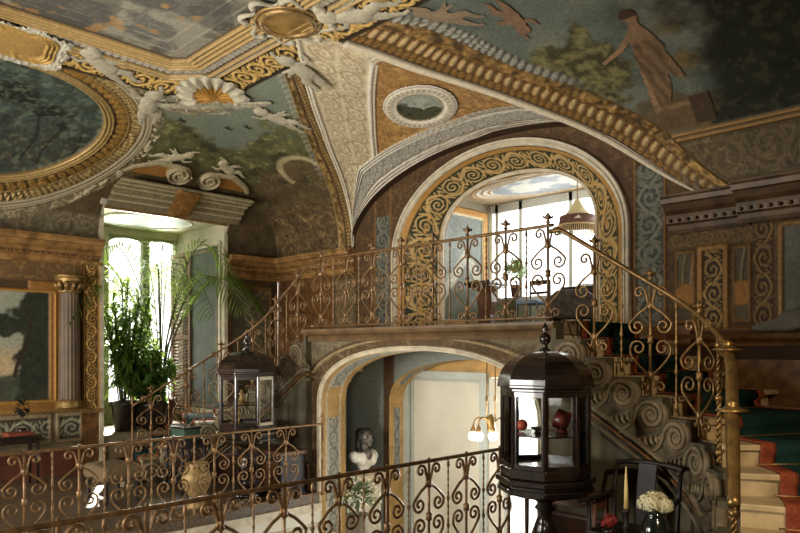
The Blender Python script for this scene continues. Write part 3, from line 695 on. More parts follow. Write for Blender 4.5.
# ---- loggia behind the arch
b = MB(); b.box((-6.0, 8.2, 1.0), (5.0, .12, 1.0)); 
LGX, LGY, LGZ = -7.42, 9.72, 4.12
Y, Z = np.meshgrid(np.linspace(8.14, LGY, 130), np.linspace(1.5, LGZ, 190)); pos = np.stack([Y*0+LGX, Y, Z], -1)
P = Paint(pos, (150, 140, 116)); n = fbm(pos, 2.5, 4, 4); n2 = fbm(pos, 9, 3, 4)
i = rectframe(P, Y, Z, 8.3, 9.55, 1.95, 3.98, .12, (176, 128, 62), .5, .03); rectframe(P, Y, Z, 8.42, 9.43, 2.07, 3.86, .03, (206, 190, 150), .1, .02)
i = band(Y, 8.45, 9.4)*band(Z, 2.1, 3.83); P.mix(i, L(150, 154, 146)*(.6+.6*n[..., None]), 0, 0); P.mix(i*ss(0, .2, 2.75+(n-.5)*1.2-Z), L(116, 118, 96)*(.5+.9*n2[..., None])); P.mix(i*ss(.04, 0, np.abs(Z-3.2+abs(1)*np.abs(Y-9.0)*1.2)-.12), (196, 190, 172))
P.mix(i*curl(pos, 4, 355, .03)*.4, (104, 104, 88))
gridmesh('wall_loggia', pos, P, kind='structure')
X, Y = np.meshgrid(np.linspace(LGX, -3.0, 240), np.linspace(8.14, LGY, 110)); pos = np.stack([X, Y, X*0+LGZ], -1)
P = Paint(pos, (170, 158, 132)); n = fbm(pos, 3, 4, 4)
r = np.hypot((X+5.75)/1.35, (Y-8.98)/.62); P.mix(band(r, .78, 1.08), (214, 204, 184)); 
for q in (.8, .9, 1.0, 1.05): P.mix(band(r, q, q+.03), (170, 130, 74), .3, .015)
P.mix(ss(.78, .77, r), L(138, 142, 142)*(.6+.7*n[..., None])); P.mix(ss(.78, .77, r)*ss(.5, .6, n), (186, 180, 166))
o = ss(1.1, 1.12, r)*ss(.5, .6, fbm(pos, 14, 2, 9)); P.mix(o*.8, (176, 126, 66), .3)
gridmesh('ceiling_loggia', pos, P, kind='structure')
b = MB(); b.box((-5.4, 8.2, LGZ+.25), (5, .12, .5)); b.box((-7.6, 8.2, 3.0), (.5, .12, 3.0)); b.box((-3.6, 8.2, 3.0), (1.8, .12, 3.0)); struct('wall_loggia_front', b, STONED)
b = MB(); b.box((-5.4, 8.7, ZD-.1), (4.6, 2.2, .2)); struct('floor_loggia', b, mat('terracotta_floor', (120, 82, 56), .5, 0, .3, 4))
PALEG = mat('pale_green_panel', (150, 156, 128), .6, 0, .15, 4)
w2 = empty('window_2', (-5.2, LGY, ZD), 'wide white loggia glazing with tall panes and green parapet', 'window'); w2['kind'] = 'structure'
fr = mat('white_window_frame', (206, 206, 196), .5, 0, .08, 4)
def wbox(parent, x, z, sx, sz, y=0, sy=.09, m=None, nm='frame'):
    b = MB(); b.box((x+5.2, y, z-ZD), (sx, sy, sz)); return b.build(nm, m or fr, parent)
wbox(w2, -5.2, ZD+.28, 4.4, .56, m=PALEG, nm='parapet'); wbox(w2, -5.2, ZD+.59, 4.4, .06, nm='sill', sy=.2)
wbox(w2, -5.2, LGZ-.07, 4.4, .14, nm='head')
for x in (-7.3, -6.8, -5.84, -4.9, -3.9): wbox(w2, x, 3.3, .06, 1.7, nm='mullion', m=(PALEG if -7 < x < -6.8 else fr))
b = MB(); b.box((0, .02, 1.4), (4.3, .008, 1.62)); b.build('glass', GLASS, w2)
# ---- left wall
def wallA_piece(Y0, Y1, z0, z1, name='wall_left', dens=.013):
    Y, Z = np.meshgrid(np.arange(Y0, Y1+dens/2, dens), np.arange(z0, z1+dens/2, dens)); pos = np.stack([Y*0+xA, Y, Z], -1)
    P = Paint(pos, (104, 76, 46)); n = fbm(pos, 2.2, 4, 4); n2 = fbm(pos, 9, 3, 4); n3 = fbm(pos, 16, 3, 24)
    P.mix(np.ones(Y.shape), L(104, 78, 48)*(.7+.5*n2[..., None]))
    # painted landscape between gilded frames, dado below
    i = band(Y, 1.2, 3.66)*band(Z, .86, 2.46)
    P.mix(i, L(150, 152, 132)*(.75+.4*n[..., None]), 0, 0); P.mix(i*ss(1.75, 1.45, Z), L(184, 162, 124)*(.7+.4*n2[..., None])); P.mix(i*ss(1.3, 1.2, Z+(n-.5)*.3), L(70, 74, 58)*(.5+.9*n2[..., None]))
    td = np.minimum(np.hypot((Y-3.4)/.4, (Z-2.2)/.35), np.minimum(np.hypot((Y-3.05)/.5, (Z-1.95)/.16), np.hypot((Y-3.5)/.35, (Z-1.35)/.7)))
    k = i*ss(1.15, .85, td+(fbm(pos, 6, 4, 90)-.5)*1.5); P.mix(k, L(42, 46, 32)*(.4+1.1*n3[..., None]))
    tr = i*(ss(.035, .02, np.abs(Y-3.22-.1*np.sin(Z*4)))*band(Z, 1.2, 2.2)); P.mix(tr, (46, 36, 24))
    P.mix(i*band(Z, .86, 1.0)*ss(.4, .7, n), L(56, 52, 40))
    rectframe(P, Y, Z, 1.0, 3.74, .70, 2.62, .16, (150, 106, 54), .5, .03); rectframe(P, Y, Z, 1.14, 3.68, .82, 2.48, .03, (186, 140, 72), .7, .045)
    P.mix(band(Z, 2.5, 2.62)*band(Y, 1.2, 3.3), (74, 56, 34), .2, .0)
    P.mix(ss(.68, .67, Z), L(120, 106, 82)*(.7+.5*n2[..., None]), 0, 0)
    for (y0, y1) in ((1.4, 3.62), (3.68, 4.08)):
        j = rectframe(P, Y, Z, y0, y1, .2, .64, .05, (140, 122, 92), .1, .02); P.mix(j, (62, 56, 42), 0, 0)
        P.mix(j*scrolls(Y, np.clip((Z-.42)/.15, -1, 1), .34), (150, 146, 120), 0, .01)
    P.mix(band(Z, .66, .72), (150, 112, 60), .4, .04); P.mix(ss(.13, .12, Z), L(96, 52, 34)*(.7+.5*n2[..., None]), 0, .02)
    P.mix(ss(2.62, 2.66, Z)*curl(pos, 8, 351)*.6, (156, 120, 66), .3, .008); P.mix((Z < .68)*curl(pos, 9, 353, .03)*.5, (74, 62, 44))
    # the strip between window and corner
    q = (Y > 6.45)*1.; P.mix(q, L(88, 68, 44)*(.6+.6*n2[..., None]), 0, 0)
    j = q*rectframe(P, Y, Z, 6.62, 7.55, 1.2, 2.78, .06, (124, 92, 52), .3, .02); P.mix(j, L(96, 86, 66)*(.5+.7*n2[..., None]), 0, 0); P.mix(j*scrolls(Z, (Y-7.22)/.3, .5)*.6, (140, 124, 92), 0, .012)
    return gridmesh(name, pos, P, kind='structure')
wallA_piece(1.5, YW0, ZG, ZC); wallA_piece(YW1, yB, ZG, ZC)
b = MB(); b.box((xA-.1, -.65, 1.5), (.19, 4.3, 3.6)); struct('wall_left', b, GILTD)
# fluted column, capital and gilded pilaster flank the landscape
colm = empty('fluted_column', (xA+.06, 3.85, .72), 'grey fluted half column with gilded capital beside the painted landscape', 'column'); colm['kind'] = 'thing'
b = MB(); N = 72
prof = [(0, .16), (.1, .155), (1.0, .15), (1.62, .135)]
vs = []
for z, rr in prof:
    for k in range(N):
        a = 2*pi*k/N; q = rr*(1-.09*(.5+.5*cos(a*18))); vs.append((q*cos(a), q*sin(a), .14+z))
b.add(vs, [(i*N+k, i*N+(k+1) % N, (i+1)*N+(k+1) % N, (i+1)*N+k) for i in range(3) for k in range(N)])
b.build('shaft', mat('grey_brown_column', (100, 82, 60), .55, 0, .25, 5), colm, True)
b = MB(); b.lathe([(.2, 0), (.2, .04), (.185, .06), (.195, .09), (.17, .11), (.165, .14)], n=28); b.build('base', GILT, colm, True)
b = MB(); b.lathe([(.135, 1.74), (.16, 1.76), (.14, 1.79), (.15, 1.85), (.2, 1.95), (.19, 1.97)], n=28)
for a in np.linspace(0, 2*pi, 12, False):
    b.tube([(.14*cos(a), .14*sin(a), 1.78), (.18*cos(a), .18*sin(a), 1.84), (.225*cos(a), .225*sin(a), 1.89), (.215*cos(a), .215*sin(a), 1.86)], [.03, .035, .03, .015], 6)
b.box((0, 0, 1.985), (.4, .4, .04)); b.build('capital', GILT, colm, True)
Y, Z = np.meshgrid(np.linspace(4.06, 4.3, 26), np.linspace(.68, 2.92, 190)); pos = np.stack([Y*0+xA+.05, Y, Z], -1)
P = Paint(pos, (96, 68, 36)); P.mix(ss(.3, .6, scrolls(Z, (Y-4.18)/.09, .2, 2.4))*band(Y, 4.085, 4.275), (206, 166, 96), .5, .02); P.mix(1-band(Y, 4.08, 4.28), (180, 134, 66), .6, .03)
pl = empty('gilded_pilaster', (0, 0, 0), 'gold carved pilaster of vine scrolls at the window edge', 'pilaster'); gridmesh('carving', pos, P, parent=pl)
b = MB(); b.box((xA+.02, 4.18, 1.3), (.055, .27, 3.2)); b.build('shaft', GILTD, pl); b = MB(); b.box((xA+.06, 4.18, 2.94), (.12, .3, .05)); b.build('capital', GILT, pl); b = MB(); b.box((xA+.06, 4.18, .66), (.12, .3, .06)); b.build('base', GILT, pl)
# entablatures
CPROF = [(0, 0), (.03, 0), (.05, .04), (.05, .09), (.09, .11), (.10, .16), (.10, .2), (.16, .24), (.2, .30), (.24, .31), (.25, .36), (.27, .38), (.27, .40), (0, .40)]
WOODG = mat('walnut_and_gold_entablature', (160, 120, 70), .42, .3, .5, 6, .25)
def cornice(name, p0, p1, out, z=2.9, m=None, sc=1.0):
    b = MB(); o = Vector(out); path = [(Vector((*p, z)), o, (0, 0, 1)) for p in (p0, p1)]
    b.sweep([(a*sc, c) for a, c in CPROF], path); struct(name, b, m or WOODG)
    b = MB()
    d = (Vector((*p1, 0))-Vector((*p0, 0))); n = int(d.length/.09)
    for i in range(n):
        p = Vector((*p0, z+.135))+d*((i+.5)/n)+o*.115*sc; b.ball(p, .022, 6)
    struct(name, b, GILTD, True)
cornice('trim_3', (xA, .5), (xA, YW0-.02), (1, 0, 0)); cornice('trim_4', (xA, 6.54), (xA, yB), (1, 0, 0)); cornice('trim_5', (xA, yB), (-8.72, yB), (0, -1, 0))
WOODR = mat('dark_gilt_entablature', (92, 68, 42), .5, .15, .5, 6, .25)
cornice('trim_6', (-3.36, yB), (-2.5, yB), (0, -1, 0), m=WOODR); 
b = MB(); b.box((-1.15, yB-.12, 2.3), (2.85, .24, 1.1)); 
cornice('trim_7', (-2.56, yB-.16), (xR, yB-.16), (0, -1, 0), m=WOODR)
b = MB(); b.sweep([(0, 0), (.05, 0), (.06, .03), (.03, .05), (.08, .08), (.1, .13), (0, .14)], [((-3.36, yB, 1.64), (0, -1, 0), (0, 0, 1)), ((-1.75, yB, 1.64), (0, -1, 0), (0, 0, 1))]); struct('trim_8', b, GILTD)
# ---- window recess
def quad(mb, *p): mb.add(p, [tuple(range(len(p)))]); return mb
XW = -12.75; ZR = .25
cs = [(xA+float(s_of(t)), float(z_of(t))) for t in np.linspace(TW, 0, 8)]
RV = mat('recess_plaster', (178, 172, 146), .6, 0, .15, 3)
for yy, nm in ((YW0, 'wall_recess_south'), (YW1, 'wall_recess_north')):
    b = MB(); b.prism([(XW, yy, ZG), (XW, yy, ZW)]+[(x, yy, z) for x, z in cs]+[(xA, yy, ZG)], (0, -.03 if yy < 5 else .03, 0)); struct(nm, b, RV)
b = MB(); b.box(((XW+xA)/2, (YW0+YW1)/2, (ZR+ZG)/2), (xA-XW, YW1-YW0, ZR-ZG)); struct('floor_recess', b, mat('stone_sill', (122, 108, 84), .6, 0, .25, 5))
X, Y = np.meshgrid(np.linspace(XW, xA+.21, 120), np.linspace(YW0, YW1, 160)); pos = np.stack([X, Y, X*0+ZW], -1); P = Paint(pos, (196, 190, 150)); r = np.hypot((X+11.7)/.72, (Y-5.42)/.85)
r = np.maximum(r, np.maximum(np.abs(X+11.7)/.66, np.abs(Y-5.42)/.78)*.98); P.mix(ss(1, .98, r), (206, 206, 186)); P.mix(band(r, .9, .95), (226, 224, 206), 0, .02); P.mix(ss(.82, .8, r), (184, 196, 184)); P.mix(ss(.6, .4, r), (200, 206, 194)); gridmesh('ceiling_recess', pos, P, kind='structure')
# painted panel with pale frames on the far reveal
wp = empty('reveal_panel', (-11.75, YW1, 1.7), 'dark painted panel in pale double frame on the window reveal', 'panel')
b = MB(); b.box((0, -.008, .3), (1.3, .012, 3.0)); b.build('field', mat('dim_green_panel', (74, 80, 66), .6, 0, .35, 3), wp)
for w, m, o in ((.0, CREAMTRIM, .02), (.1, STONE, .015)):
    b = MB()
    for sx in (-1, 1): b.box((sx*(.68-w), -o, .3), (.07, .03, 3.1-2*w))
    for sz in (-1, 1): b.box((0, -o-.003, .3+sz*(1.52-w)), (1.364-2*w, .03, .07))
    b.build('frame', m, wp)
w1 = empty('window_1', (XW, 0, 0), 'tall bright window with scalloped heads behind the palms', 'window'); w1['kind'] = 'structure'
GF = mat('green_grey_frame', (128, 132, 92), .5, 0, .15, 4)
def vbox(nm, y0, y1, z0, z1, m, sx=.08, x=0):
    b = MB(); b.box((x, (y0+y1)/2, (z0+z1)/2), (sx, y1-y0, z1-z0)); return b.build(nm, m, w1)
vbox('head', YW0, YW1, 3.74, ZW, RV, .12); vbox('mullion', 5.80, 5.94, .5, 3.74, GF, .12); vbox('jamb', YW0, 5.16, ZG, 3.74, RV, .12); vbox('jamb', 6.42, YW1, .5, 3.74, GF); vbox('parapet', 5.16, YW1, ZG, .55, RV, .1); vbox('rail', 5.16, 6.42, .55, .65, GF)
for c in (5.49, 6.19):                         # scalloped heads of the two lights
    b = MB(); poly = [(0, c-.36, 3.76)]+[(0, c+.36*cos(a), 3.44+.24*sin(a)**.5) for a in np.linspace(pi, 0, 14)]+[(0, c+.36, 3.76)]; b.prism(poly, (.05, 0, 0)); b.build('scallop', GF, w1)
b = MB(); b.box((-.03, 5.8, 2.1), (.006, 1.28, 3.1)); b.build('glass', GLASS, w1)
def shutter(y, x0, w, label, m, rz):
    e = empty('window_shutter', (x0, y, .35), label, 'shutter', None, rz)
    b = MB()
    for s in (0, w): b.box((s, 0, 1.55), (.06, .035, 3.1))
    for z in (0.03, 1.5, 3.07): b.box((w/2, 0, z), (w, .035, .07))
    b.build('frame', m, e); b = MB()
    for k in range(48):
        z = .08+k*.0625; b.box((w/2, 0, z), (w-.05, .03, .012), M=Matrix.Rotation(.7, 3, 'X'))
    b.build('slats', m, e); return e
shutter(4.40, -12.7, .62, 'tall grey shutter folded open beside the leafy bush', mat('grey_shutter', (96, 96, 92), .5, 0, .15, 4), .08)
shutter(6.36, -12.62, .5, 'rosy brown louvred shutter behind the arching palm', mat('rose_shutter', (150, 112, 92), .5, 0, .2, 4), .2)
# pale lit frame around the recess mouth
b = MB(); b.box((xA+.22, (YW0+YW1)/2, ZW+.04), (.10, YW1-YW0+.16, .09)); struct('trim_9', b, CREAMTRIM)
b = MB(); b.box((xA+.17, (YW0+YW1)/2, ZW-.03), (.06, YW1-YW0, .06)); struct('trim_10', b, GILT)
b = MB(); b.box((xA+.04, YW0-.0, 1.75), (.09, .06, 4.1)); struct('trim_11', b, CREAMTRIM)
b = MB(); b.box((xA+.04, YW1+.02, 1.75), (.09, .07, 4.1)); struct('trim_12', b, CREAMTRIM)
# broken pediment over the window
pdm = empty('window_pediment', (0, 0, 0), 'stucco broken pediment with scrolls and mask over the bright window', 'pediment')
def pent(P, U, V):
    n = fbm(P.pos, 9, 3, 31); P.mix(np.ones(U.shape), L(124, 112, 84)*(.7+.5*n[..., None]))
    P.mix(curl(P.pos, 9, 341)*.6*band(V, .9, 1.24), (176, 156, 112)); P.mix(curl(P.pos, 8, 343, .02)*.6, (72, 58, 38)); P.h = .05+.09*ss(.95, 1.3, V)
    for q in (.74, .86, 1.0, 1.12, 1.24): P.mix(band(V, q, q+.03), (176, 160, 122), 0, None); P.add(band(V, q, q+.03)*.02)
    return (U > 4.32)*(U < 6.66)*(V > .62)*(V < 1.32)
relief('entablature', posA, 4.25, 6.7, .55, 1.38, pent, .014, pdm, .02)
for cx, f in ((4.92, 1), (6.0, -1)):
    def sc(P, U, V, cx=cx, f=f):
        x = (U-cx)*f; y = V-1.32; n = fbm(P.pos, 14, 3, 33)
        r = np.hypot(x-.28, y-.16); th = np.arctan2(y-.16, x-.28); h = np.zeros(U.shape)
        sp = ss(.30, .18, np.abs(np.mod(r/.085-th/(2*pi), 1)-.5))*(r < .2); h = np.maximum(h, sp*.06+.03*(r < .2))
        arm = capsules(x, y, [(.2, .3, .075, -.1, .32, .07), (-.1, .32, .07, -.42, .14, .06), (-.42, .14, .06, -.52, .02, .05)]); h = np.maximum(h, arm*.8)
        P.mix(np.ones(U.shape), L(160, 146, 112)*(.6+.7*n[..., None])); inn = (h < .012)*inpoly(x, y, [(-.5, 0), (-.4, .14), (-.1, .3), (.12, .3), (.1, 0)])
        P.mix(inn, (156, 108, 50), .5); P.h = np.where(inn, .015, h); return (h > .012) | inn
    relief('scroll', posA, cx-.65, cx+.65, 1.28, 1.85, sc, .012, pdm, .02)
def mask_fn(P, U, V):
    x, y = (U-5.42)/.2, (V-1.0)/.3; n = fbm(P.pos, 18, 3, 35); r = np.hypot(x, y); P.mix(np.ones(U.shape), L(140, 100, 50)*(.5+.9*n[..., None]), .5)
    P.h = .17+.06*np.sqrt(np.clip(1-r*r*.6, 0, 1))+.02*n; return (np.abs(x) < 1)*(np.abs(y) < 1)
relief('mask', posA, 5.15, 5.7, .65, 1.35, mask_fn, .012, pdm, .02)
put('stucco_cherub', 'pale cherub reclining on the pediment scroll next to the oval frame', posA, 4.95, 1.80, .72, .2, -1, (176, 164, 134))
put('stucco_cherub', 'pale cherub leaning on the pediment scroll nearer the corner', posA, 5.95, 1.78, .72, -.25, 1, (176, 164, 134))
# flying birds painted on the sky
for px, py, sz, lab in ((181, 120, .12, 'dark painted bird nearest the oval frame in the corner sky'), (228, 128, .11, 'dark painted bird under the shell, first of a flying pair'), (247, 127, .11, 'dark painted bird under the shell garland, second of the pair'), (195, 136, .07, 'tiny dark painted bird low in the corner sky above the scrolls')):
    r_ = at(px, py, 1)-Vector((0, 0, EZ)); lo, hi = .1, 20.
    for _ in range(50):
        m_ = (lo+hi)/2; q_ = r_*m_+Vector((0, 0, EZ))
        if q_.z < float(vaultz(np.array(q_.x), np.array(q_.y))) and q_.x > xA and q_.y < yB: lo = m_
        else: hi = m_
    q_ = r_*lo+Vector((0, 0, EZ)); tq = float(np.interp(q_.x-xA, _s, _t))
    def bird(P, U, V, cy=q_.y, ct=tq, sz=sz):
        h = capsules(U, V, [(cy-sz*.5, ct+.0, .012, cy+sz*.5, ct-.01, .02), (cy, ct, .02, cy-sz*.5, ct+sz*.7, .012), (cy+.02, ct, .02, cy+sz*.6, ct+sz*.5, .01)]); P.mix(np.ones(U.shape), (38, 36, 30)); return h > .002
    relief_thing('painted_bird', lab, 'painted bird', posA, q_.y-.2, q_.y+.2, tq-.15, tq+.2, bird, .01, 'birds painted in the corner sky')
# ============================================================ LANDING, ARCHED WALL, LOWER HALL
YF_ = 5.72
Ob, qb = arch_pts(-5.5, 1.69, .9, .69, ZL, YF_, 460, 2.3)
Rb = rect_pts(-7.46, -3.54, ZL, 1.76, YF_, 460, .40)
pos = lerp_rows(Ob, Rb, 110); X, Z = pos[..., 0], pos[..., 2]
P = Paint(pos, (98, 84, 60)); n2 = fbm(pos, 6, 3, 4); n3 = fbm(pos, 18, 2, 14)
P.mix(np.ones(X.shape), L(92, 74, 50)*(.65+.6*n2[..., None])); ax = np.abs(X+5.5)
r = np.where(Z > .9, (np.abs(ax/1.69)**2.3+np.abs((Z-.9)/.69)**2.3)**(1/2.3), ax/1.69)
P.mix(band(r, 1.0, 1.19), L(86, 66, 42)*(.7+.5*n2[..., None])); P.mix(band(r, 1.19, 1.23), (150, 130, 96), 0, .02); P.mix(band(r, 1.24, 1.26), (56, 44, 30))
sp = ss(1.27, 1.29, r)*(Z > .6); P.mix(sp, L(108, 98, 76)*(.7+.5*n2[..., None])); P.mix(sp*scrolls(X, np.clip((Z-1.3)/.4, -1, 1), .7)*.6, (76, 64, 46), 0, .012)
P.mix(ss(1.0, 1.02, r)*curl(pos, 7, 345)*.5, (140, 122, 86), 0, .006); P.mix(ss(1.0, 1.02, r)*curl(pos, 6, 347, .02)*.55, (58, 46, 30))
gridmesh('wall_landing', pos, P, kind='structure')
Obk = Ob.copy(); Obk[:, 1] = YF_+.42
pos = lerp_rows(Ob, Obk, 40); u = np.repeat(qb[:, None], 40, 1); T = np.linspace(0, 1, 40)[None]+u*0; z = pos[..., 2]
P = Paint(pos, (190, 150, 88)); n2 = fbm(pos, 7, 3, 4); P.mix(np.ones(u.shape), L(182, 148, 94)*(.6+.6*n2[..., None])); i = band(T, .25, .75)*((z < .7) | (z > 1.1)); P.mix(i, (168, 168, 156), 0, 0); P.mix(i*scrolls(u, (T-.5)/.2, .22), (96, 96, 88), 0, .008); P.mix(band(T, .2, .25)+band(T, .75, .8), (214, 204, 180), 0, .02)
gridmesh('wall_landing_reveal', pos, P, kind='structure')
sweep_arch('trim_13', Ob[::5], [(a*.5, c*.6) for a, c in MOULD], CREAMTRIM)
# landing slab with moulded edge
b = MB(); b.box((-5.5, 6.75, ZD-.06), (3.86, 2.06, .12)); struct('floor_landing', b, mat('landing_marble', (150, 130, 98), .5, 0, .25, 5))
b = MB(); b.sweep([(0, -.02), (.05, -.02), (.07, .02), (.05, .05), (.12, .08), (.14, .11), (.14, .14), (.1, .145), (0, .145)], [((-7.45, YF_, ZD-.14), (0, -1, 0), (0, 0, 1)), ((-3.56, YF_, ZD-.14), (0, -1, 0), (0, 0, 1))]); struct('trim_14', b, mat('landing_edge_stone', (104, 80, 52), .5, .0, .35, 6, .3))
b = MB(); b.box((-5.5, 6.6, 1.70), (3.9, 1.7, .08)); struct('ceiling_vestibule', b, CREAMTRIM)
# second arch
Y2 = 6.92
Oc, qc = arch_pts(-5.45, 1.69, .85, .63, ZL, Y2, 360, 2.3); Rc = rect_pts(-8.15, -2.85, ZL, 1.67, Y2, 360, .36); Rc[:, 2] = np.minimum(Rc[:, 2], 1.64-.66*np.clip(np.abs(Rc[:, 0]+5.5)-1.85, 0, None)); pos = lerp_rows(Oc, Rc, 60)
P = Paint(pos, (98, 104, 98)); n2 = fbm(pos, 4, 3, 4); P.mix(np.ones(n2.shape), L(128, 134, 126)*(.8+.35*n2[..., None])); ax = np.abs(pos[..., 0]+5.45)-1.69; P.mix(band(ax, -.1, .12), L(84, 62, 40)*(.7+.5*n2[..., None]))
gridmesh('wall_vestibule', pos, P, kind='structure')
Ock = Oc.copy(); Ock[:, 1] = Y2+.32; pos = lerp_rows(Oc, Ock, 30); u = np.repeat(qc[:, None], 30, 1); T = np.linspace(0, 1, 30)[None]+u*0; z = pos[..., 2]
P = Paint(pos, (196, 152, 88)); n2 = fbm(pos, 7, 3, 4); P.mix(np.ones(u.shape), L(182, 148, 94)*(.6+.6*n2[..., None])); i = band(T, .3, .7)*((z < .75)*(z > -.2) | (z > 1.1)); P.mix(i, (150, 150, 140), 0, 0); P.mix(i*scrolls(u, (T-.5)/.2, .18), (80, 84, 80), 0, .008); gridmesh('wall_vestibule_reveal', pos, P, kind='structure')
b = MB(); b.box((-8.1, 6.5, -.45), (.06, .9, 2.9)); struct('wall_vestibule_side', b, mat('grey_green_wall', (98, 104, 98), .7, 0, .15, 3)); 
# door wall: cream door, pier, bright doorway
YD = 7.26
b = MB(); b.box((-5.45, YD+.05, 1.48), (3.7, .1, .48)); b.box((-7.24, YD+.05, -.2), (.2, .1, 3.3)); b.box((-3.66, YD+.05, -.2), (.24, .1, 3.3)); struct('wall_hall', b, mat('ochre_stucco', (186, 148, 88), .65, 0, .25, 4, .1))
b = MB(); b.box((-5.46, YD+.05, -.34), (.28, .1, 3.14)); struct('wall_hall_pier', b, CREAM)
d1 = empty('door_1', (-6.37, YD, ZL), 'tall cream panelled door in grey-white frame inside the gold arch', 'door'); d1['kind'] = 'structure'
b = MB(); b.box((0, .05, 1.56), (1.42, .06, 3.1)); b.build('leaf', mat('cream_door', (206, 200, 180), .55, 0, .08, 2), d1)
DF = mat('grey_white_frame', (176, 180, 170), .5, 0, .1, 4); b = MB()
for s in (-1, 1): b.box((s*.72, 0, 1.58), (.1, .1, 3.18)); b.box((s*.63, .01, 1.56), (.03, .05, 3.06))
b.box((0, -.004, 3.15), (1.546, .1, .1)); b.box((0, .006, 3.07), (1.264, .05, .03)); b.build('frame', DF, d1)
d2 = empty('door_2', (-4.55, YD, ZL), 'dazzling glazed doorway to daylight behind the glass cabinet', 'door'); d2['kind'] = 'structure'
b = MB()
for s in (-.76, -.02, .76): b.box((s, .03, 1.56), (.08, .07, 3.12))
for z in (.35, 3.12): b.box((0, .026, z), (1.604, .07, .1))
b.build('frame', DF, d2); b = MB(); b.box((0, .04, 1.7), (1.5, .006, 2.8)); b.build('glass', GLASS, d2)
# floors and the stair well
b = MB(); b.box((-5.5, 3.0, ZL-.1), (6.8, 9.0, .2)); struct('floor_lower', b, mat('pale_lower_floor', (170, 160, 136), .5, 0, .2, 4))
FLR = mat('brown_pebble_floor', (98, 80, 60), .5, 0, .5, 38, .3)
for c, s in (((-9.1, 2.44, ZG-.06), (3.8, 10.48, .12)), ((-1.78, 2.44, ZG-.06), (4.46, 10.48, .12)), ((-5.6, -1.95, ZG-.06), (3.2, 1.7, .12))):
    b = MB(); b.box(c, s); struct('floor', b, FLR)
WP = mat('white_panelling', (206, 200, 182), .6, 0, .1, 3)
def well_wall(name, x, o):
    b = MB(); b.box((x, 2.3, (ZL+ZG)/2-.06), (.06, 6.8, ZG-ZL-.1)); struct(name, b, WP)
    b = MB()
    for z, h in ((ZG-.16, .10), (ZG-.38, .02), (ZG-.42, .02), (ZL+.3, .04)): b.box((x+o*.04, 2.3, z), (.05, 6.8, h))
    for y in np.arange(-.6, 5.6, .95):
        for dz in (0, 1): b.box((x+o*.04, y+.47, (ZG-.55 if dz else ZL+.42)), (.03, .8, .025))
        for dy in (.07, .87): b.box((x+o*.04, y+dy, (ZG-.55+ZL+.42)/2), (.03, .025, 1.0-.35))
    struct(name, b, CREAMTRIM)
well_wall('wall_well_west', -7.22, 1); well_wall('wall_well_east', -3.96, -1)
b = MB(); b.box((-5.6, -1.13, -1.1), (3.2, .06, 1.6)); struct('wall_well_south', b, WP)
b = MB(); b.box(((xA+xR)/2, 3.6, 5.4), (14.5, 14, .1)); struct('roof', b, STONE)
# room closure behind the viewer: right wall and front wall with three tall openings for daylight
b = MB(); b.box((xR+.06, 2.44, 1.5), (.12, 10.5, 3.8)); struct('wall_right', b, GILTD)
b = MB()
for x0, x1 in ((-11.1, -9.6), (-8.1, -6.3), (-4.8, .5)): b.box(((x0+x1)/2, yF-.06, 1.5), (x1-x0, .12, 3.8))
b.box((-5.3, yF-.06, 3.2), (11.6, .12, .5)); b.box((-5.3, yF-.06, 0), (11.6, .12, .7)); struct('wall_front', b, GILTD)
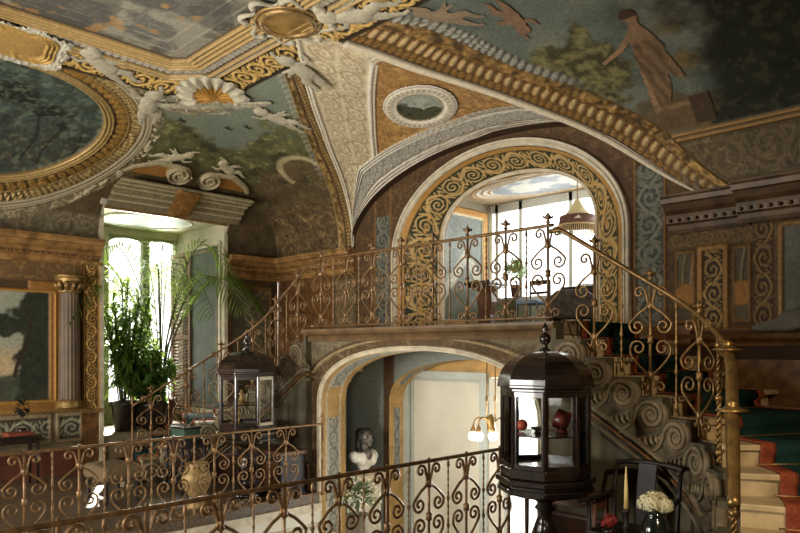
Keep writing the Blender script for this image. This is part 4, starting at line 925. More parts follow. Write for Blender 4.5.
# ============================================================ STAIRS
SRUN, SRISE, S0 = .26, .167, .15
def spath(s, off=0., mir=False):
    if s <= 1.1: x, y, nx, ny = -3.7+s, YF_, 0, 1
    else:
        f = min((s-1.1)/.85, 1.22); nx, ny = sin(f), cos(f); x, y = -2.6+.85*nx, 4.87+.85*ny
        e = s-1.1-.85*1.22
        if e > 0: x += e*cos(1.22); y -= e*sin(1.22)
    x += nx*off; y += ny*off
    return (-11-x, y) if mir else (x, y)
def szb(s): return ZD-(SRISE/SRUN)*max(0, s-S0)
def swid(s): return 1.93-.33*min(1, max(0, (s-1.1)/1.5))
STRW = mat('olive_grey_stair_wall', (84, 76, 56), .8, 0, .35, 3, .3); VOLM = mat('carved_string_stone', (120, 104, 78), .7, 0, .35, 9, .4)
def flight(mir, label):
    e = empty('staircase', (0, 0, 0), label, 'staircase', 'curving stair flights')
    for k in range(1, 13):
        a, c, z = S0+SRUN*(k-1), S0+SRUN*k, ZD-SRISE*k
        ss_ = np.linspace(a-.0, c+.03, 5)
        inn = [spath(s, .04, mir) for s in ss_]; out = [spath(s, swid(s), mir) for s in ss_]
        b = MB(); b.prism([(*p, z-.045) for p in inn+out[::-1]], (0, 0, .045))
        ss_ = np.linspace(a, c, 5); inn = [spath(s, .045, mir) for s in ss_]; out = [spath(s, swid(s)-.01, mir) for s in ss_]
        b.prism([(*p, max(ZG+.002, z-.26)) for p in inn+out[::-1]], (0, 0, z-.045-max(ZG+.002, z-.26)))
        bevel(b.build('step', MARBLE, e), .008, 2)
    # string wall under the inner edge
    b = MB(); segs = [(.1, S0, 0)]+[(S0+SRUN*(k-1)+SRUN*q/3, S0+SRUN*(k-1)+SRUN*(q+1)/3, k) for k in range(1, 13) for q in range(3)]
    for s1, s2, kk in segs:
        p = [spath(s1, -.10, mir), spath(s2, -.10, mir), spath(s2, .04, mir), spath(s1, .04, mir)]
        z1 = z2 = ZD-SRISE*kk-.004
        b.add([(*p[0], ZG), (*p[1], ZG), (*p[2], ZG), (*p[3], ZG), (*p[0], z1), (*p[1], z2), (*p[2], z2), (*p[3], z1)], [(0, 1, 5, 4), (2, 3, 7, 6), (4, 5, 6, 7), (1, 2, 6, 5), (0, 4, 7, 3), (3, 2, 1, 0)])
    b.build('string_wall', STRW, e, True).modifiers.new('es', 'EDGE_SPLIT').split_angle = .6
    b = MB(); path = []
    for s in np.linspace(.02, 2.5, 60):
        p = spath(s, -.10, mir); q = spath(s, -.2, mir); path.append((Vector((*p, ZG)), Vector((q[0]-p[0], q[1]-p[1], 0)).normalized(), (0, 0, 1)))
    b.sweep([(-.01, 0), (.02, 0), (.02, .34), (.035, .35), (.035, .39), (-.01, .4)], path); b.build('skirting', mat('red_brown_skirting', (70, 44, 32), .55, 0, .35, 6), e, True)
    def ribbon(dz, w, h, m, nm):
        b = MB(); path = []
        for s in np.linspace(.02, 3.2, 70):
            z = szb(s)+dz
            if z < ZG+.03: break
            p = spath(s, -.10, mir); q = spath(s, -.2, mir); o = Vector((q[0]-p[0], q[1]-p[1], 0)).normalized(); path.append((Vector((*p, z)), o, (0, 0, 1)))
        b.sweep([(-.01, 0), (h, .01), (h*1.2, w*.5), (h, w-.01), (-.01, w)], path); b.build(nm, m, e, True)
    ribbon(-.55, .05, .05, STONE, 'moulding'); ribbon(-.62, .05, .03, GILTD, 'moulding'); ribbon(-.68, .035, .045, STONE, 'moulding')
    # running wave of volutes on the string
    for k in range(1, 13):
        s = S0+SRUN*k-.10; zc = szb(s)-.215
        def W(x, y, d=.0):
            p = spath(s+x, -.10-d, mir); return Vector((*p, zc+y))
        b = MB(); pts = []; rr = []; TU = 2.1*2*pi; PH = pi*.5-TU
        for q in np.linspace(0, 1, 46):
            a = q*TU+PH; r_ = .010+.098*q; pts.append(W(r_*cos(a), r_*sin(a), .02)); rr.append(.010+.012*q)
        tail = catmull([(.0, .108, 0), (-.07, .10, 0), (-.13, .04, 0), (-.15, -.03, 0), (-.19, -.10, 0), (-.25, -.135, 0)], 4)[::1]
        for i, q in enumerate(tail[1:]): pts.append(W(q.x, q.y, .02)); rr.append(.022-.0007*i)
        b.tube(pts, rr, 6)
        for (dr, w_) in ((.035, .008), (.06, .007)):
            tl = [W(q.x*(1+dr*3)-dr*.6, q.y-dr*.9, .012) for q in tail]; b.tube(tl, w_, 5)
        out = [(-SRUN*.62, SRISE*.62-.02)]+[(.03+.115*cos(a), .0+.125*sin(a)) for a in np.linspace(1.9, -1.2, 12)]+[(-SRUN*.5, -.2)]
        ring = [W(x, y, .012) for x, y in out]; back = [W(x, y, -.06) for x, y in out]; n = len(out)
        b.add(ring+back, [tuple(range(n)), tuple(range(2*n-1, n-1, -1))]+[(i, (i+1) % n, n+(i+1) % n, n+i) for i in range(n)])
        for q in range(4): b.tube([W(.04-.05*q, -.16-.012*q, .012), W(.05-.05*q, -.21-.012*q, .026), W(.085-.05*q, -.25-.012*q, .012)], [.010, .018, .006], 5)
        b.build('volute', VOLM, e, True)
    # the runner lies on the steps: a thing of its own
    rn = empty('stair_carpet', (0, 0, 0), ('dark green stair carpet with rust borders on the brass-railed curving flight' if not mir else 'dark green stair carpet on the shaded flight behind the plants'), 'stair carpet', 'stair carpets')
    def strip(o0, o1, nm, m, lift):
        b = MB(); pr = []
        for k in range(0, 13):
            a, c, z = S0+SRUN*(k-1), S0+SRUN*k, ZD-SRISE*k
            if k == 0: a = -1.0 if not mir else -.6
            for s in np.linspace(a+(0.03 if k else 0), c+.035, 4): pr.append((s, z+lift))
            pr.append((c+.045, z-.05)); pr.append((c+.012+lift, z-.09 if k < 12 else ZG+.02))
        n = 5
        for (s, z) in pr:
            for q in range(n): b.v.append((*spath(s, (o0+(o1-o0)*q/(n-1)), mir), z))
        for i in range(len(pr)-1):
            for q in range(n-1): b.f.append((i*n+q, i*n+q+1, (i+1)*n+q+1, (i+1)*n+q))
        o = b.build(nm, m, rn, True); so = o.modifiers.new('sol', 'SOLIDIFY'); so.thickness = .008; so.offset = 0
    strip(.44, 1.42, 'runner', GREENC, .012); strip(.32, .44, 'border', ORANGEC, .013); strip(1.42, 1.54, 'border', ORANGEC, .013)
    for k in range(1, 12):
        s, z = S0+SRUN*k+.034, ZD-SRISE*(k+1)+.018
        b = MB(); b.tube([(*spath(s, q, mir), z) for q in np.linspace(.28, 1.58, 5)], .007, 6); b.build('carpet_rod', BRASS, rn, True)
    return e
flight(False, 'travertine stair flight with scroll-carved string curving down in warm light behind the chair')
flight(True, 'shaded stair flight with scroll-carved string curving down behind the potted palms')
# ============================================================ WROUGHT IRON RAILINGS
def spiral(cx, cz, r, a_end, turns, sgn, n=22):
    """from the eye outwards, arriving at angle a_end on radius r, turning in direction sgn"""
    return [(cx+(.22*r+.78*r*q)*cos(a_end-sgn*turns*2*pi*(1-q)), cz+(.22*r+.78*r*q)*sin(a_end-sgn*turns*2*pi*(1-q))) for q in np.linspace(0, 1, n)]
def scroll_curves(H, w=.185):
    k = w/.16
    up = spiral(.085*k, .92*H, .055, pi, 1.15, 1)
    mid = [(p.x, p.y) for p in catmull([(.033*k, .90*H, 0), (.024, .80*H, 0), (.09*k, .735*H, 0), (.158*k, .655*H, 0), (.163*k, .625*H, 0)], 5)]
    lo = spiral(.102*k, .62*H, .06*k, 0, 1.25, 1)[::-1]
    A = up+mid[1:-1]+lo
    up2 = spiral(.095*k, .425*H, .062*k, 0, 1.25, -1)
    mid2 = [(p.x, p.y) for p in catmull([(.157*k, .41*H, 0), (.15*k, .36*H, 0), (.09*k, .27*H, 0), (.022, .18*H, 0), (.028*k, .09*H, 0)], 5)]
    lo2 = spiral(.078*k, .082*H, .05, pi, 1.1, 1)[::-1]
    return A, up2+mid2[1:-1]+lo2
def railing(name, label, path, zb, sA, sB, H, posts, mtl, finial=True, r=.0105, group=None, zscale=None, handrail=None, endpost=True, botrail=True):
    e = empty(name, (0, 0, 0), label, 'railing', group)
    def W(s, z, off=0.):
        p = path(s); 
        if off:
            q = path(s+.01); t = Vector((q[0]-p[0], q[1]-p[1], 0)).normalized(); p = (p[0]-t.y*off, p[1]+t.x*off)
        return Vector((p[0], p[1], zb(s)+z))
    n = max(8, int((sB-sA)/.06)); ss_ = np.linspace(sA, sB, n)
    b = MB(); b.tube([W(s, H) for s in ss_], handrail or .017, 8); b.build('top_rail', mtl, e, True)
    if botrail: b = MB(); b.tube([W(s, .035) for s in ss_], .013, 6); b.build('bottom_rail', mtl, e, True)
    cur = scroll_curves(H)
    for i, s in enumerate(posts):
        b = MB(); b.tube([W(s, .0), W(s, H+.03)], .013, 6)
        for c in cur:
            for sg in (-1, 1):
                b.tube([Vector((W(s+sg*x, z).x, W(s+sg*x, z).y, zb(s)+z)) for x, z in c], r, 6)
        for z in (.80*H, .50*H, .18*H):
            p = W(s, z); b.lathe([(.012, -.04), (.03, -.025), (.024, 0), (.03, .025), (.012, .04)], p, 8)
        b.build('scroll_panel', mtl, e, True)
        if finial:
            p = W(s, H+.02); b = MB(); b.lathe([(.012, 0), (.026, .012), (.012, .03), (.02, .045), (.034, .065), (.02, .085), (.008, .1), (.001, .125)], p, 8)
            for a in np.linspace(0, 2*pi, 4, False): b.tube([p+Vector((0, 0, .05)), p+Vector((.04*cos(a+.7), .04*sin(a+.7), .06)), p+Vector((.05*cos(a+.7), .05*sin(a+.7), .08))], [.01, .012, .004], 5)
            b.build('finial', mtl, e, True)
        if i < len(posts)-1:
            sm = (s+posts[i+1])/2
            b = MB(); N = 46; pts = [W(sm, H*q) for q in np.linspace(.03, 1, N)]
            rr = []
            for q in np.linspace(0, 1, N):
                v = .0085+.0035*sin(q*N*2.1); 
                for k in (.05, .36, .62, .94): v = max(v, .02-.5*abs(q-k))
                rr.append(v)
            b.tube(pts, rr, 6); b.build('baluster', mtl, e, True)
    if endpost:
        b = MB(); p = W(sB, 0); b.lathe([(.03, 0), (.018, .04), (.016, .4), (.024, .44), (.016, .48), (.016, H+.02), (.03, H+.04), (.012, H+.07), (.026, H+.1), (.001, H+.15)], p, 8); b.build('post', mtl, e, True)
    return e
railing('landing_railing', 'scrolled iron balustrade with finials along the upper landing before the painted arch', lambda s: (-7.2+s, YF_+.0), lambda s: ZD+.01, -.2, 3.56, .92, [.0, .5, 1., 1.5, 2., 2.5, 3., 3.5], IRON, group='scrolled iron railings', endpost=False)
railing('well_railing', 'scrolled iron balustrade on the far side of the stair well below the cabinet', lambda s: (-7.12, s), lambda s: ZG+.0, -.9, 5.68, .93, [.1+.5*k for k in range(-1, 11)], IRON, False, group='scrolled iron railings')
railing('well_railing', 'nearest scrolled iron balustrade crossing the bottom of the view to the big cabinet', lambda s: (-4.0, s), lambda s: ZG+.0, -.9, 5.5, .95, [.35+.5*k for k in range(-2, 11)], IRON, False, .0125, group='scrolled iron railings')
railing('stair_railing', 'warm-lit brass-brown scrolled railing curving down the carpeted stair', lambda s: spath(s, -.01), lambda s: szb(s)-.10, .02, 1.93, .97, [.50, 1.03, 1.5], mat('warm_lit_iron', (132, 102, 60), .4, .55, .4, 12, .2), True, .011, group='scrolled iron railings', handrail=.022, endpost=False, botrail=False)  # same iron as the other railings, tinted golden for warm light
railing('stair_railing', 'shaded scrolled railing descending in front of the potted palms', lambda s: spath(s, -.01, True), lambda s: szb(s)-.10, -.10, 3.15, .97, [.40, .92, 1.42, 1.92, 2.42, 2.9], IRON, True, .0095, group='scrolled iron railings', botrail=False)
# the heavy brass end of the handrail, with collars, and its twisted rods
nw = empty('newel_rail', (0, 0, 0), 'thick worn brass rail end with flared collars curling down at the turn of the stair', 'newel')
b = MB(); ss_ = np.linspace(1.93, 3.15, 30); b.tube([(*spath(s, -.01), szb(s)-.02+.89-.12*sin((s-1.93)/1.22*pi/2)) for s in ss_], [.036+.008*sin((s-1.93)*2.6) for s in ss_], 12); b.build('rail', BRASS, nw, True)
for s in (1.93, 2.45):
    p = Vector((*spath(s, -.01), szb(s)+.87-.12*sin((s-1.93)/1.22*pi/2))); b = MB(); b.lathe([(.035, -.05), (.055, -.035), (.055, -.01), (.10, 0), (.105, .008), (.06, .022), (.035, .04), (.045, .055), (.02, .075), (.001, .085)], p, 20); b.build('collar', BRASS, nw, True)
for s in (1.76, 2.2, 2.75, 3.13):
    zt = .95-.12*max(0, sin((s-1.93)/1.22*pi/2)); N = 60
    for h in (0, pi):
        pass
    b = MB()
    for h in (0, pi): b.tube([(Vector((*spath(s, -.01), szb(s)-.10+zt*q))+Vector((cos(q*60+h), sin(q*60+h), 0))*.011) for q in np.linspace(0, 1, 90)], .011, 5)
    for q in (.06, .5, .93): b.lathe([(.014, -.03), (.032, -.012), (.032, .012), (.014, .03)], Vector((*spath(s, -.01), szb(s)-.08+zt*q)), 10)
    b.build('twisted_rod', BRASS, nw, True)
# ============================================================ GLASS LANTERN CABINETS
def cabinet(loc, rot, label, white=False):
    e = empty('lantern_cabinet', loc, label, 'display cabinet', 'domed glass lantern cabinets', rot)
    z0, z1, z2, R = .725, .94, 1.56, .355
    oct_ = lambda r, z, k=0: [(r*cos(pi/4*i+k), r*sin(pi/4*i+k), z) for i in range(8)]
    b = MB(); b.lathe([(.22, 0), (.22, .05), (.15, .09), (.08, .14), (.06, .2), (.1, .3), (.115, .36), (.08, .46), (.05, .54), (.09, .58), (.06, .62), (.11, .66), (.3, .7), (.3, .725)], n=20); b.build('pedestal', DARKW, e, True)
    b = MB()
    for (r, a, c) in ((.40, z0, z0+.05), (.385, z0+.05, z0+.08), (.415, z0+.08, z0+.13), (.375, z0+.13, z1)): b.prism(oct_(r, a), (0, 0, c-a))
    bevel(b.build('base', DARKW, e), .01, 2)
    for i in range(8):
        a = pi/4*i; b = MB(); b.tube([(R*cos(a), R*sin(a), z1), (R*cos(a), R*sin(a), z2)], [.018, .018], 8); b.build('corner_post', DARKW, e)
    for i in range(8):
        p = Vector(oct_(R, 0)[i]); q = Vector(oct_(R, 0)[(i+1) % 8]); c = (p+q)/2; ang = atan2(q.y-p.y, q.x-p.x); ln = (q-p).length
        wm = CREAMTRIM if (white and i == white % 8) else DARKW  # white picks the frame coloured pale for light striking the lacquer
        f = MB()
        for z in (z1+.015, z2-.02): f.box((c.x, c.y, z), (ln, .025, .04), ang)
        for s in (-1, 1): f.box((c.x+s*(ln/2-.022)*cos(ang), c.y+s*(ln/2-.022)*sin(ang), (z1+z2)/2), (.010, .016, z2-z1), ang)
        fo = f.build('pane_frame', wm, e)
        g = MB(); g.box((c.x, c.y, (z1+z2)/2), (ln-.07, .004, z2-z1-.05), ang); g.build('pane', GLASS, fo)
        if white and i == white % 8: fo['label'] = 'pane frame coloured pale for the light on it'
    b = MB(); b.prism(oct_(R-.03, z1+.255), (0, 0, .012)); b.build('shelf', DARKW, e)
    b = MB()
    for (r, a, c) in ((.375, z2, z2+.03), (.40, z2+.03, z2+.06), (.385, z2+.06, z2+.075)): b.prism(oct_(r, a), (0, 0, c-a))
    bevel(b.build('cornice', DARKW, e), .008, 2)
    b = MB(); vs = []; M_ = 10
    for j in range(M_+1):
        f = j/M_*pi/2*.95; r_ = .395*cos(f)**.9; z = z2+.06+.275*sin(f); vs += oct_(r_, z)
    b.add(vs, [(j*8+i, j*8+(i+1) % 8, (j+1)*8+(i+1) % 8, (j+1)*8+i) for j in range(M_) for i in range(8)]+[tuple(M_*8+i for i in range(8))]); b.build('dome', DARKW, e)
    for i in ():
        b = MB(); b.tube([(.383*cos(pi/4*i)*cos(j/M_*pi/2*.93), .383*sin(pi/4*i)*cos(j/M_*pi/2*.93), z2+.077+.255*sin(j/M_*pi/2*.93)) for j in range(M_+1)], .008, 5); b.build('dome_rib', DARKW, e, True)
    b = MB(); b.lathe([(.05, 0), (.05, .02), (.025, .035), (.02, .06), (.045, .09), (.05, .12), (.035, .15), (.015, .165), (.028, .19), (.02, .22), (.003, .25)], (0, 0, z2+.32), 14); b.build('finial', DARKW, e, True)
    return e
CR, CL_ = (-3.23, 4.95, ZG), (-7.77, 4.95, ZG)
cabinet(CR, atan2(-CR[1], -CR[0]), 'large black domed glass lantern cabinet standing before the dazzling doorway')
cabinet(CL_, atan2(-CL_[1], -CL_[0])+pi/8, 'black domed glass lantern cabinet near the palms with light painted on one pane frame', 8)
def curio(name, label, cat, loc, build, m, group=None):
    e = MB(); build(e); o = e.build(name, m, None, True, loc); return tag(o, label, cat, group)
zs = ZG+.94+.267
curio('coral_ball', 'coral pink ball on the shelf of the large cabinet', 'ornament', (CR[0]-.19, CR[1]-.06, zs+.055), lambda b: b.ball((0, 0, 0), .05, 14), mat('coral_pink', (176, 74, 50), .5, 0, .3, 14))
curio('carved_red_box', 'tilted dark red carved box on the shelf of the large cabinet', 'ornament', (CR[0]+.10, CR[1]+.1, zs+.105), lambda b: (b.box((0, 0, 0), (.12, .12, .12), M=Matrix.Rotation(.78, 3, 'X') @ Matrix.Rotation(.5, 3, 'Y')), b.lathe([(.05, -.1), (.05, -.09), (.02, -.07), (.02, -.04)], n=12)), mat('oxblood_lacquer', (92, 34, 24), .35, 0, .3, 14))
curio('shallow_dish', 'small dark footed dish on the shelf of the large cabinet', 'dish', (CR[0]-.03, CR[1]-.07, zs+.001), lambda b: b.lathe([(.03, 0), (.015, .02), (.05, .035), (.06, .05), (.0, .04)], n=14), POTD)
zb_ = ZG+.941
for i, (dx, dy, h, lab) in enumerate(((-.12, -.14, .2, 'slim brass candlestick at the floor of the cabinet near the palms'), (.05, -.15, .23, 'taller brass candlestick at the floor of the cabinet near the palms'))):
    curio('candlestick', lab, 'candlestick', (CL_[0]+dx, CL_[1]+dy, zb_), lambda b: b.lathe([(.04, 0), (.04, .01), (.012, .03), (.01, h*.5), (.02, h*.55), (.01, h*.6), (.012, h*.9), (.025, h*.92), (.022, h)], n=12), BRASS)
cl = empty('glass_cloche', (CL_[0]+.03, CL_[1]-.1, zs+.001), 'clear glass dome over a gilt figurine in the cabinet near the palms', 'cloche')
b = MB(); b.lathe([(.09, 0), (.09, .14), (.075, .19), (.04, .22), (.012, .23), (.012, .245), (.02, .26), (.001, .27)], n=18); b.build('dome', GLASS, cl, True)
b = MB(); b.lathe([(.1, -.0), (.1, .012), (.04, .02), (.045, .06), (.025, .1), (.04, .13), (.015, .15), (.025, .17), (.001, .19)], n=14); b.build('figurine', GILT, cl, True)
# ============================================================ CHAIR, TABLES, FLOWERS
ch = empty('armchair', (-2.56, 5.16, ZG), 'dark walnut open armchair with broad back splat against the stair wall', 'chair')
W_, D_ = .57, .46
b = MB(); b.box((0, 0, .45), (W_, D_, .04)); bevel(b.build('seat', CHAIRW, ch), .012, 2)
for sx in (-1, 1):
    b = MB(); b.tube([(sx*(W_/2-.02), D_/2-.02, 0), (sx*(W_/2-.02), D_/2-.02, .47), (sx*(W_/2-.01), D_/2+.0, .75), (sx*(W_/2-.012), D_/2+.05, .955)], [.019, .02, .017, .015], 8); b.build('leg', CHAIRW, ch, True)
    b = MB(); b.tube([(sx*(W_/2-.02), -D_/2+.03, 0), (sx*(W_/2-.02), -D_/2+.03, .47), (sx*(W_/2-.0), -D_/2+.06, .68)], [.019, .02, .015], 8); b.build('leg', CHAIRW, ch, True)
    b = MB(); b.tube(catmull([(sx*(W_/2-.008), D_/2+.01, .72), (sx*(W_/2+.01), .05, .70), (sx*(W_/2+.01), -D_/2+.1, .69), (sx*(W_/2-.0), -D_/2-.02, .67)], 5), .018, 8); b.build('armrest', CHAIRW, ch, True)
    b = MB(); b.tube([(sx*(W_/2-.02), D_/2-.03, .12), (sx*(W_/2-.02), -D_/2+.04, .12)], .013, 6); b.build('stretcher', CHAIRW, ch)
b = MB(); b.tube(catmull([(-W_/2-.0, D_/2+.05, .95), (-.18, D_/2+.06, .965), (0, D_/2+.075, .975), (.18, D_/2+.06, .965), (W_/2, D_/2+.05, .95)], 5), .021, 8); b.build('crest_rail', CHAIRW, ch, True)
b = MB(); sec = [(.46, -.0), (.6, -.012), (.78, .01), (.965, .05)]
for i in range(3):
    z1, o1 = sec[i]; z2, o2 = sec[i+1]; y = D_/2+.0
    b.add([(-.075, y+o1-.01, z1), (.075, y+o1-.01, z1), (.075, y+o2-.01, z2), (-.075, y+o2-.01, z2), (-.075, y+o1+.01, z1), (.075, y+o1+.01, z1), (.075, y+o2+.01, z2), (-.075, y+o2+.01, z2)], [(0, 1, 2, 3), (7, 6, 5, 4), (0, 3, 7, 4), (1, 5, 6, 2), (0, 4, 5, 1), (3, 2, 6, 7)])
b.build('backrest', CHAIRW, ch)
def table(name, c, sx, sy, h, label, m, z0=None, cat='table', leg=.02):
    z0 = ZG if z0 is None else z0
    e = empty(name, (c[0], c[1], z0), label, cat)
    b = MB(); b.box((0, 0, h-.018), (sx, sy, .036)); bevel(b.build('tabletop', m, e), .006, 2)
    b = MB()
    for s in (-1, 1): b.box((0, s*(sy/2-.04), h-.075), (sx-.08, .02, .08)); b.box((s*(sx/2-.04), 0, h-.075), (.02, sy-.08, .08))
    b.build('apron', m, e)
    for a in (-1, 1):
        for c_ in (-1, 1):
            b = MB(); b.tube([(a*(sx/2-.04), c_*(sy/2-.04), 0), (a*(sx/2-.04), c_*(sy/2-.04), h*.5), (a*(sx/2-.04), c_*(sy/2-.04), h-.03)], [leg*.7, leg, leg*1.1], 8); b.build('leg', m, e, True)
    return e
table('side_table', (-2.22, 4.70), .62, .42, .51, 'low dark side table holding the white bouquet in front of the armchair', CHAIRW)
table('console_table', (-3.3, 5.38), .76, .28, .66, 'narrow brown console against the stair wall beside the armchair', BROWNW)
tz = ZG+.51
vp = at(653, 533, 4.9)
vs = empty('flower_vase', (-2.16, 4.70, tz), 'dark glazed round vase holding a white bouquet', 'vase')
b = MB(); b.lathe([(.06, 0), (.09, .03), (.105, .1), (.1, .16), (.07, .21), (.06, .23), (.07, .25), (.055, .25), (.05, .22), (.001, .2)], n=24); b.build('body', mat('dark_teal_glaze', (24, 34, 32), .15, 0, .5, 8, coat=.5), vs, True)
bq = empty('bouquet', (-2.16, 4.70, tz+.25), 'rounded bouquet of white hydrangea heads in the dark vase', 'flowers')
b = MB(); rnd = random.Random(3)
for (cx, cy, cz, R) in ((-.075, -.02, .07, .075), (.0, -.07, .085, .08), (.075, .0, .07, .075), (0, .06, .09, .075), (-.02, -.01, .11, .07)):
    hd = MB()
    for k in range(120):
        a = rnd.uniform(0, 2*pi); z = rnd.uniform(-.5, 1); q = sqrt(1-z*z); d = Vector((q*cos(a), q*sin(a), z)); p = Vector((cx, cy, cz))+d*R
        u = d.orthogonal().normalized(); w = d.cross(u); s = .015
        for j in range(4):
            t = j*pi/2+a; e1 = u*cos(t)+w*sin(t); e2 = u*cos(t+.8)+w*sin(t+.8); e3 = u*cos(t-.8)+w*sin(t-.8)
            hd.add([p, p+e3*s*.7+d*.003, p+e1*s+d*.006, p+e2*s*.7+d*.003], [(0, 1, 2, 3)])
    hd.ball((cx, cy, cz), R*.93, 12); hd.build('flower_head', mat('cream_petals', (222, 216, 180), .6, 0, .12, 30), bq)
b = MB()
for k in range(14):
    a = k*2*pi/14; p = Vector((.05*cos(a), .05*sin(a), .01)); q = Vector((.13*cos(a), .13*sin(a), .03+.02*(k % 3))); w = Vector((-sin(a), cos(a), 0))*.025; b.add([p, (p+q)/2+w, q, (p+q)/2-w], [(0, 1, 2, 3)])
b.tube([(0, 0, -.15), (0, 0, .03)], .03, 8)
b.build('leaves', LEAFD, bq)
bq.scale = (.8, .8, .8)
cd = empty('candlestick', (-2.36, 4.66, tz), 'dark candlestick with a tall cream taper beside the bouquet', 'candle')
b = MB(); b.lathe([(.06, 0), (.055, .015), (.02, .03), (.018, .1), (.03, .12), (.018, .14), (.02, .22), (.035, .235), (.022, .25)], n=16); b.build('holder', CHAIRW, cd, True)
b = MB(); b.lathe([(.017, 0), (.013, .15), (.004, .30), (.001, .31)], (0, 0, .245), 10); b.build('taper', mat('cream_wax', (224, 196, 130), .5, 0, .06, 5), cd, True)
rf = empty('red_flower_pot', (-2.45, 4.58, tz), 'small dark pot with a red bloom at the foot of the candle', 'flower pot')
b = MB(); b.lathe([(.03, 0), (.04, .08), (.045, .1), (.035, .1), (.001, .09)], n=14); b.build('pot', POTD, rf, True)
b = MB()
for k in range(40):
    a = rnd.uniform(0, 2*pi); z = rnd.uniform(-.3, 1); q = sqrt(1-z*z); d = Vector((q*cos(a), q*sin(a), z)); p = Vector((0, 0, .15))+d*.045; u = d.orthogonal()*.02; w = d.cross(u); b.add([p, p+u+w*.6, p+u*1.4+d*.01, p+u-w*.6], [(0, 1, 2, 3)])
b.ball((0, 0, .15), .042, 10); b.build('bloom', mat('dark_red_petals', (126, 30, 26), .6, 0, .3, 20), rf)
tag(MB().box((-2.37, 4.53, tz+.021), (.16, .11, .04), .3).build('green_book', mat('dark_green_cloth', (24, 44, 40), .6), None), 'dark green book lying on the low side table', 'book')
# ============================================================ PENDANT LAMP UNDER THE ARCH
pl_ = onY(491, 420, 6.45); 
lp = empty('pendant_lamp', (pl_.x, pl_.y, 1.45), 'brass pendant lamp with white glass globes hanging under the arch', 'pendant lamp')
b = MB(); b.lathe([(.02, 0), (.09, .03), (.10, .06), (.07, .1), (.03, .14), (.001, .15)], (0, 0, .05), 16); b.lathe([(.01, .2), (.02, .21)], n=8); b.build('ceiling_rose', mat('white_rose', (190, 184, 166), .6, 0, .2, 14), lp, True)
b = MB()
for sx in (-.05, .05): b.tube([(sx*.7, sx*.7, .1), (sx*.7, sx*.7, -.7)], .009, 6); b.lathe([(.009, -.04), (.018, -.02), (.018, .02), (.009, .04)], (sx*.7, sx*.7, -.42), 8)
b.lathe([(.001, -.86), (.03, -.83), (.05, -.78), (.05, -.66), (.03, -.62), (.01, -.6)], n=12); b.build('stem', BRASS, lp, True)
GLOBE = emis('glowing_globe', (255, 248, 236), 1.6)
for i, (dx, dy) in enumerate(((-.15, -.14), (.03, .0), (-.08, -.13), (.17, .15))):
    b = MB(); b.tube(catmull([(0, 0, -.72), (dx*.5, dy*.5, -.64), (dx*.9, dy*.9, -.66), (dx, dy, -.74)], 5), .010, 6); b.lathe([(.035, 0), (.03, .05), (.012, .08), (.01, .1)], (dx, dy, -.81), 10); b.build('arm', BRASS, lp, True)
    b = MB(); b.ball((dx, dy, -.85), .06, 16); b.build('globe', GLOBE, lp, True)
# ============================================================ BUST ON PEDESTAL
bp = onY(364, 470, 6.5)
bs = empty('bust', (bp.x, bp.y, -.12), 'bust of a long-haired woman in dark bronze with white marble drapery', 'bust', None, atan2(-bp.y, -bp.x)+pi/2+.75)
def blob(name, parts, m, parent, vox=.014):
    b = MB()
    for (c, r) in parts: b.ball((0, 0, 0), 1, 14); n = len(b.v); k = 14*(max(5, 14//2+1)+1); b.v[n-k:] = [(c[0]+v[0]*r[0], c[1]+v[1]*r[1], c[2]+v[2]*r[2]) for v in b.v[n-k:]]
    o = b.build(name, m, parent, True); q = o.modifiers.new('re', 'REMESH'); q.mode = 'VOXEL'; q.voxel_size = vox; q.use_smooth_shade = True
    s = o.modifiers.new('sm', 'SMOOTH'); s.factor = .5; s.iterations = 2
    return o
BRZ = mat('dark_bronze', (104, 98, 90), .4, .15, .4, 12, .1); WM = mat('white_marble', (222, 218, 206), .4, 0, .08, 5)
blob('drapery', [((0, 0, .09), (.10, .09, .06)), ((0, .0, .17), (.16, .12, .08)), ((-.13, .0, .22), (.11, .11, .08)), ((.13, 0, .22), (.11, .11, .08)), ((-.17, .02, .25), (.07, .09, .06)), ((.17, .02, .25), (.07, .09, .06)), ((0, .07, .24), (.16, .06, .08)), ((-.08, -.07, .2), (.06, .06, .1)), ((.1, -.06, .19), (.07, .07, .1))], WM, bs)
b = MB(); b.lathe([(.12, 0), (.12, .02), (.07, .04), (.06, .06), (.08, .1)], n=20); b.build('socle', WM, bs, True)
blob('head', [((0, -.05, .25), (.09, .085, .09)), ((0, -.01, .36), (.052, .058, .1)), ((0, -.03, .49), (.078, .098, .112)), ((0, -.075, .45), (.058, .066, .066)), ((0, -.142, .472), (.017, .034, .026)), ((0, -.125, .505), (.013, .03, .04)), ((0, -.128, .432), (.03, .018, .012)), ((0, -.118, .398), (.032, .028, .024)), ((-.034, -.112, .525), (.026, .018, .012)), ((.034, -.112, .525), (.026, .018, .012)), ((-.05, -.09, .455), (.025, .03, .03)), ((.05, -.09, .455), (.025, .03, .03))], BRZ, bs, .0075)
b = MB()
for s in (-1, 1): b.ball((s*.033, -.112, .500), .015, 10, 1.2, .8, .7)
b.build('eye', mat('shadowed_bronze', (30, 27, 25), .6, .1, .3, 12), bs, True)  # dark colour stands in for the shade of the eye sockets
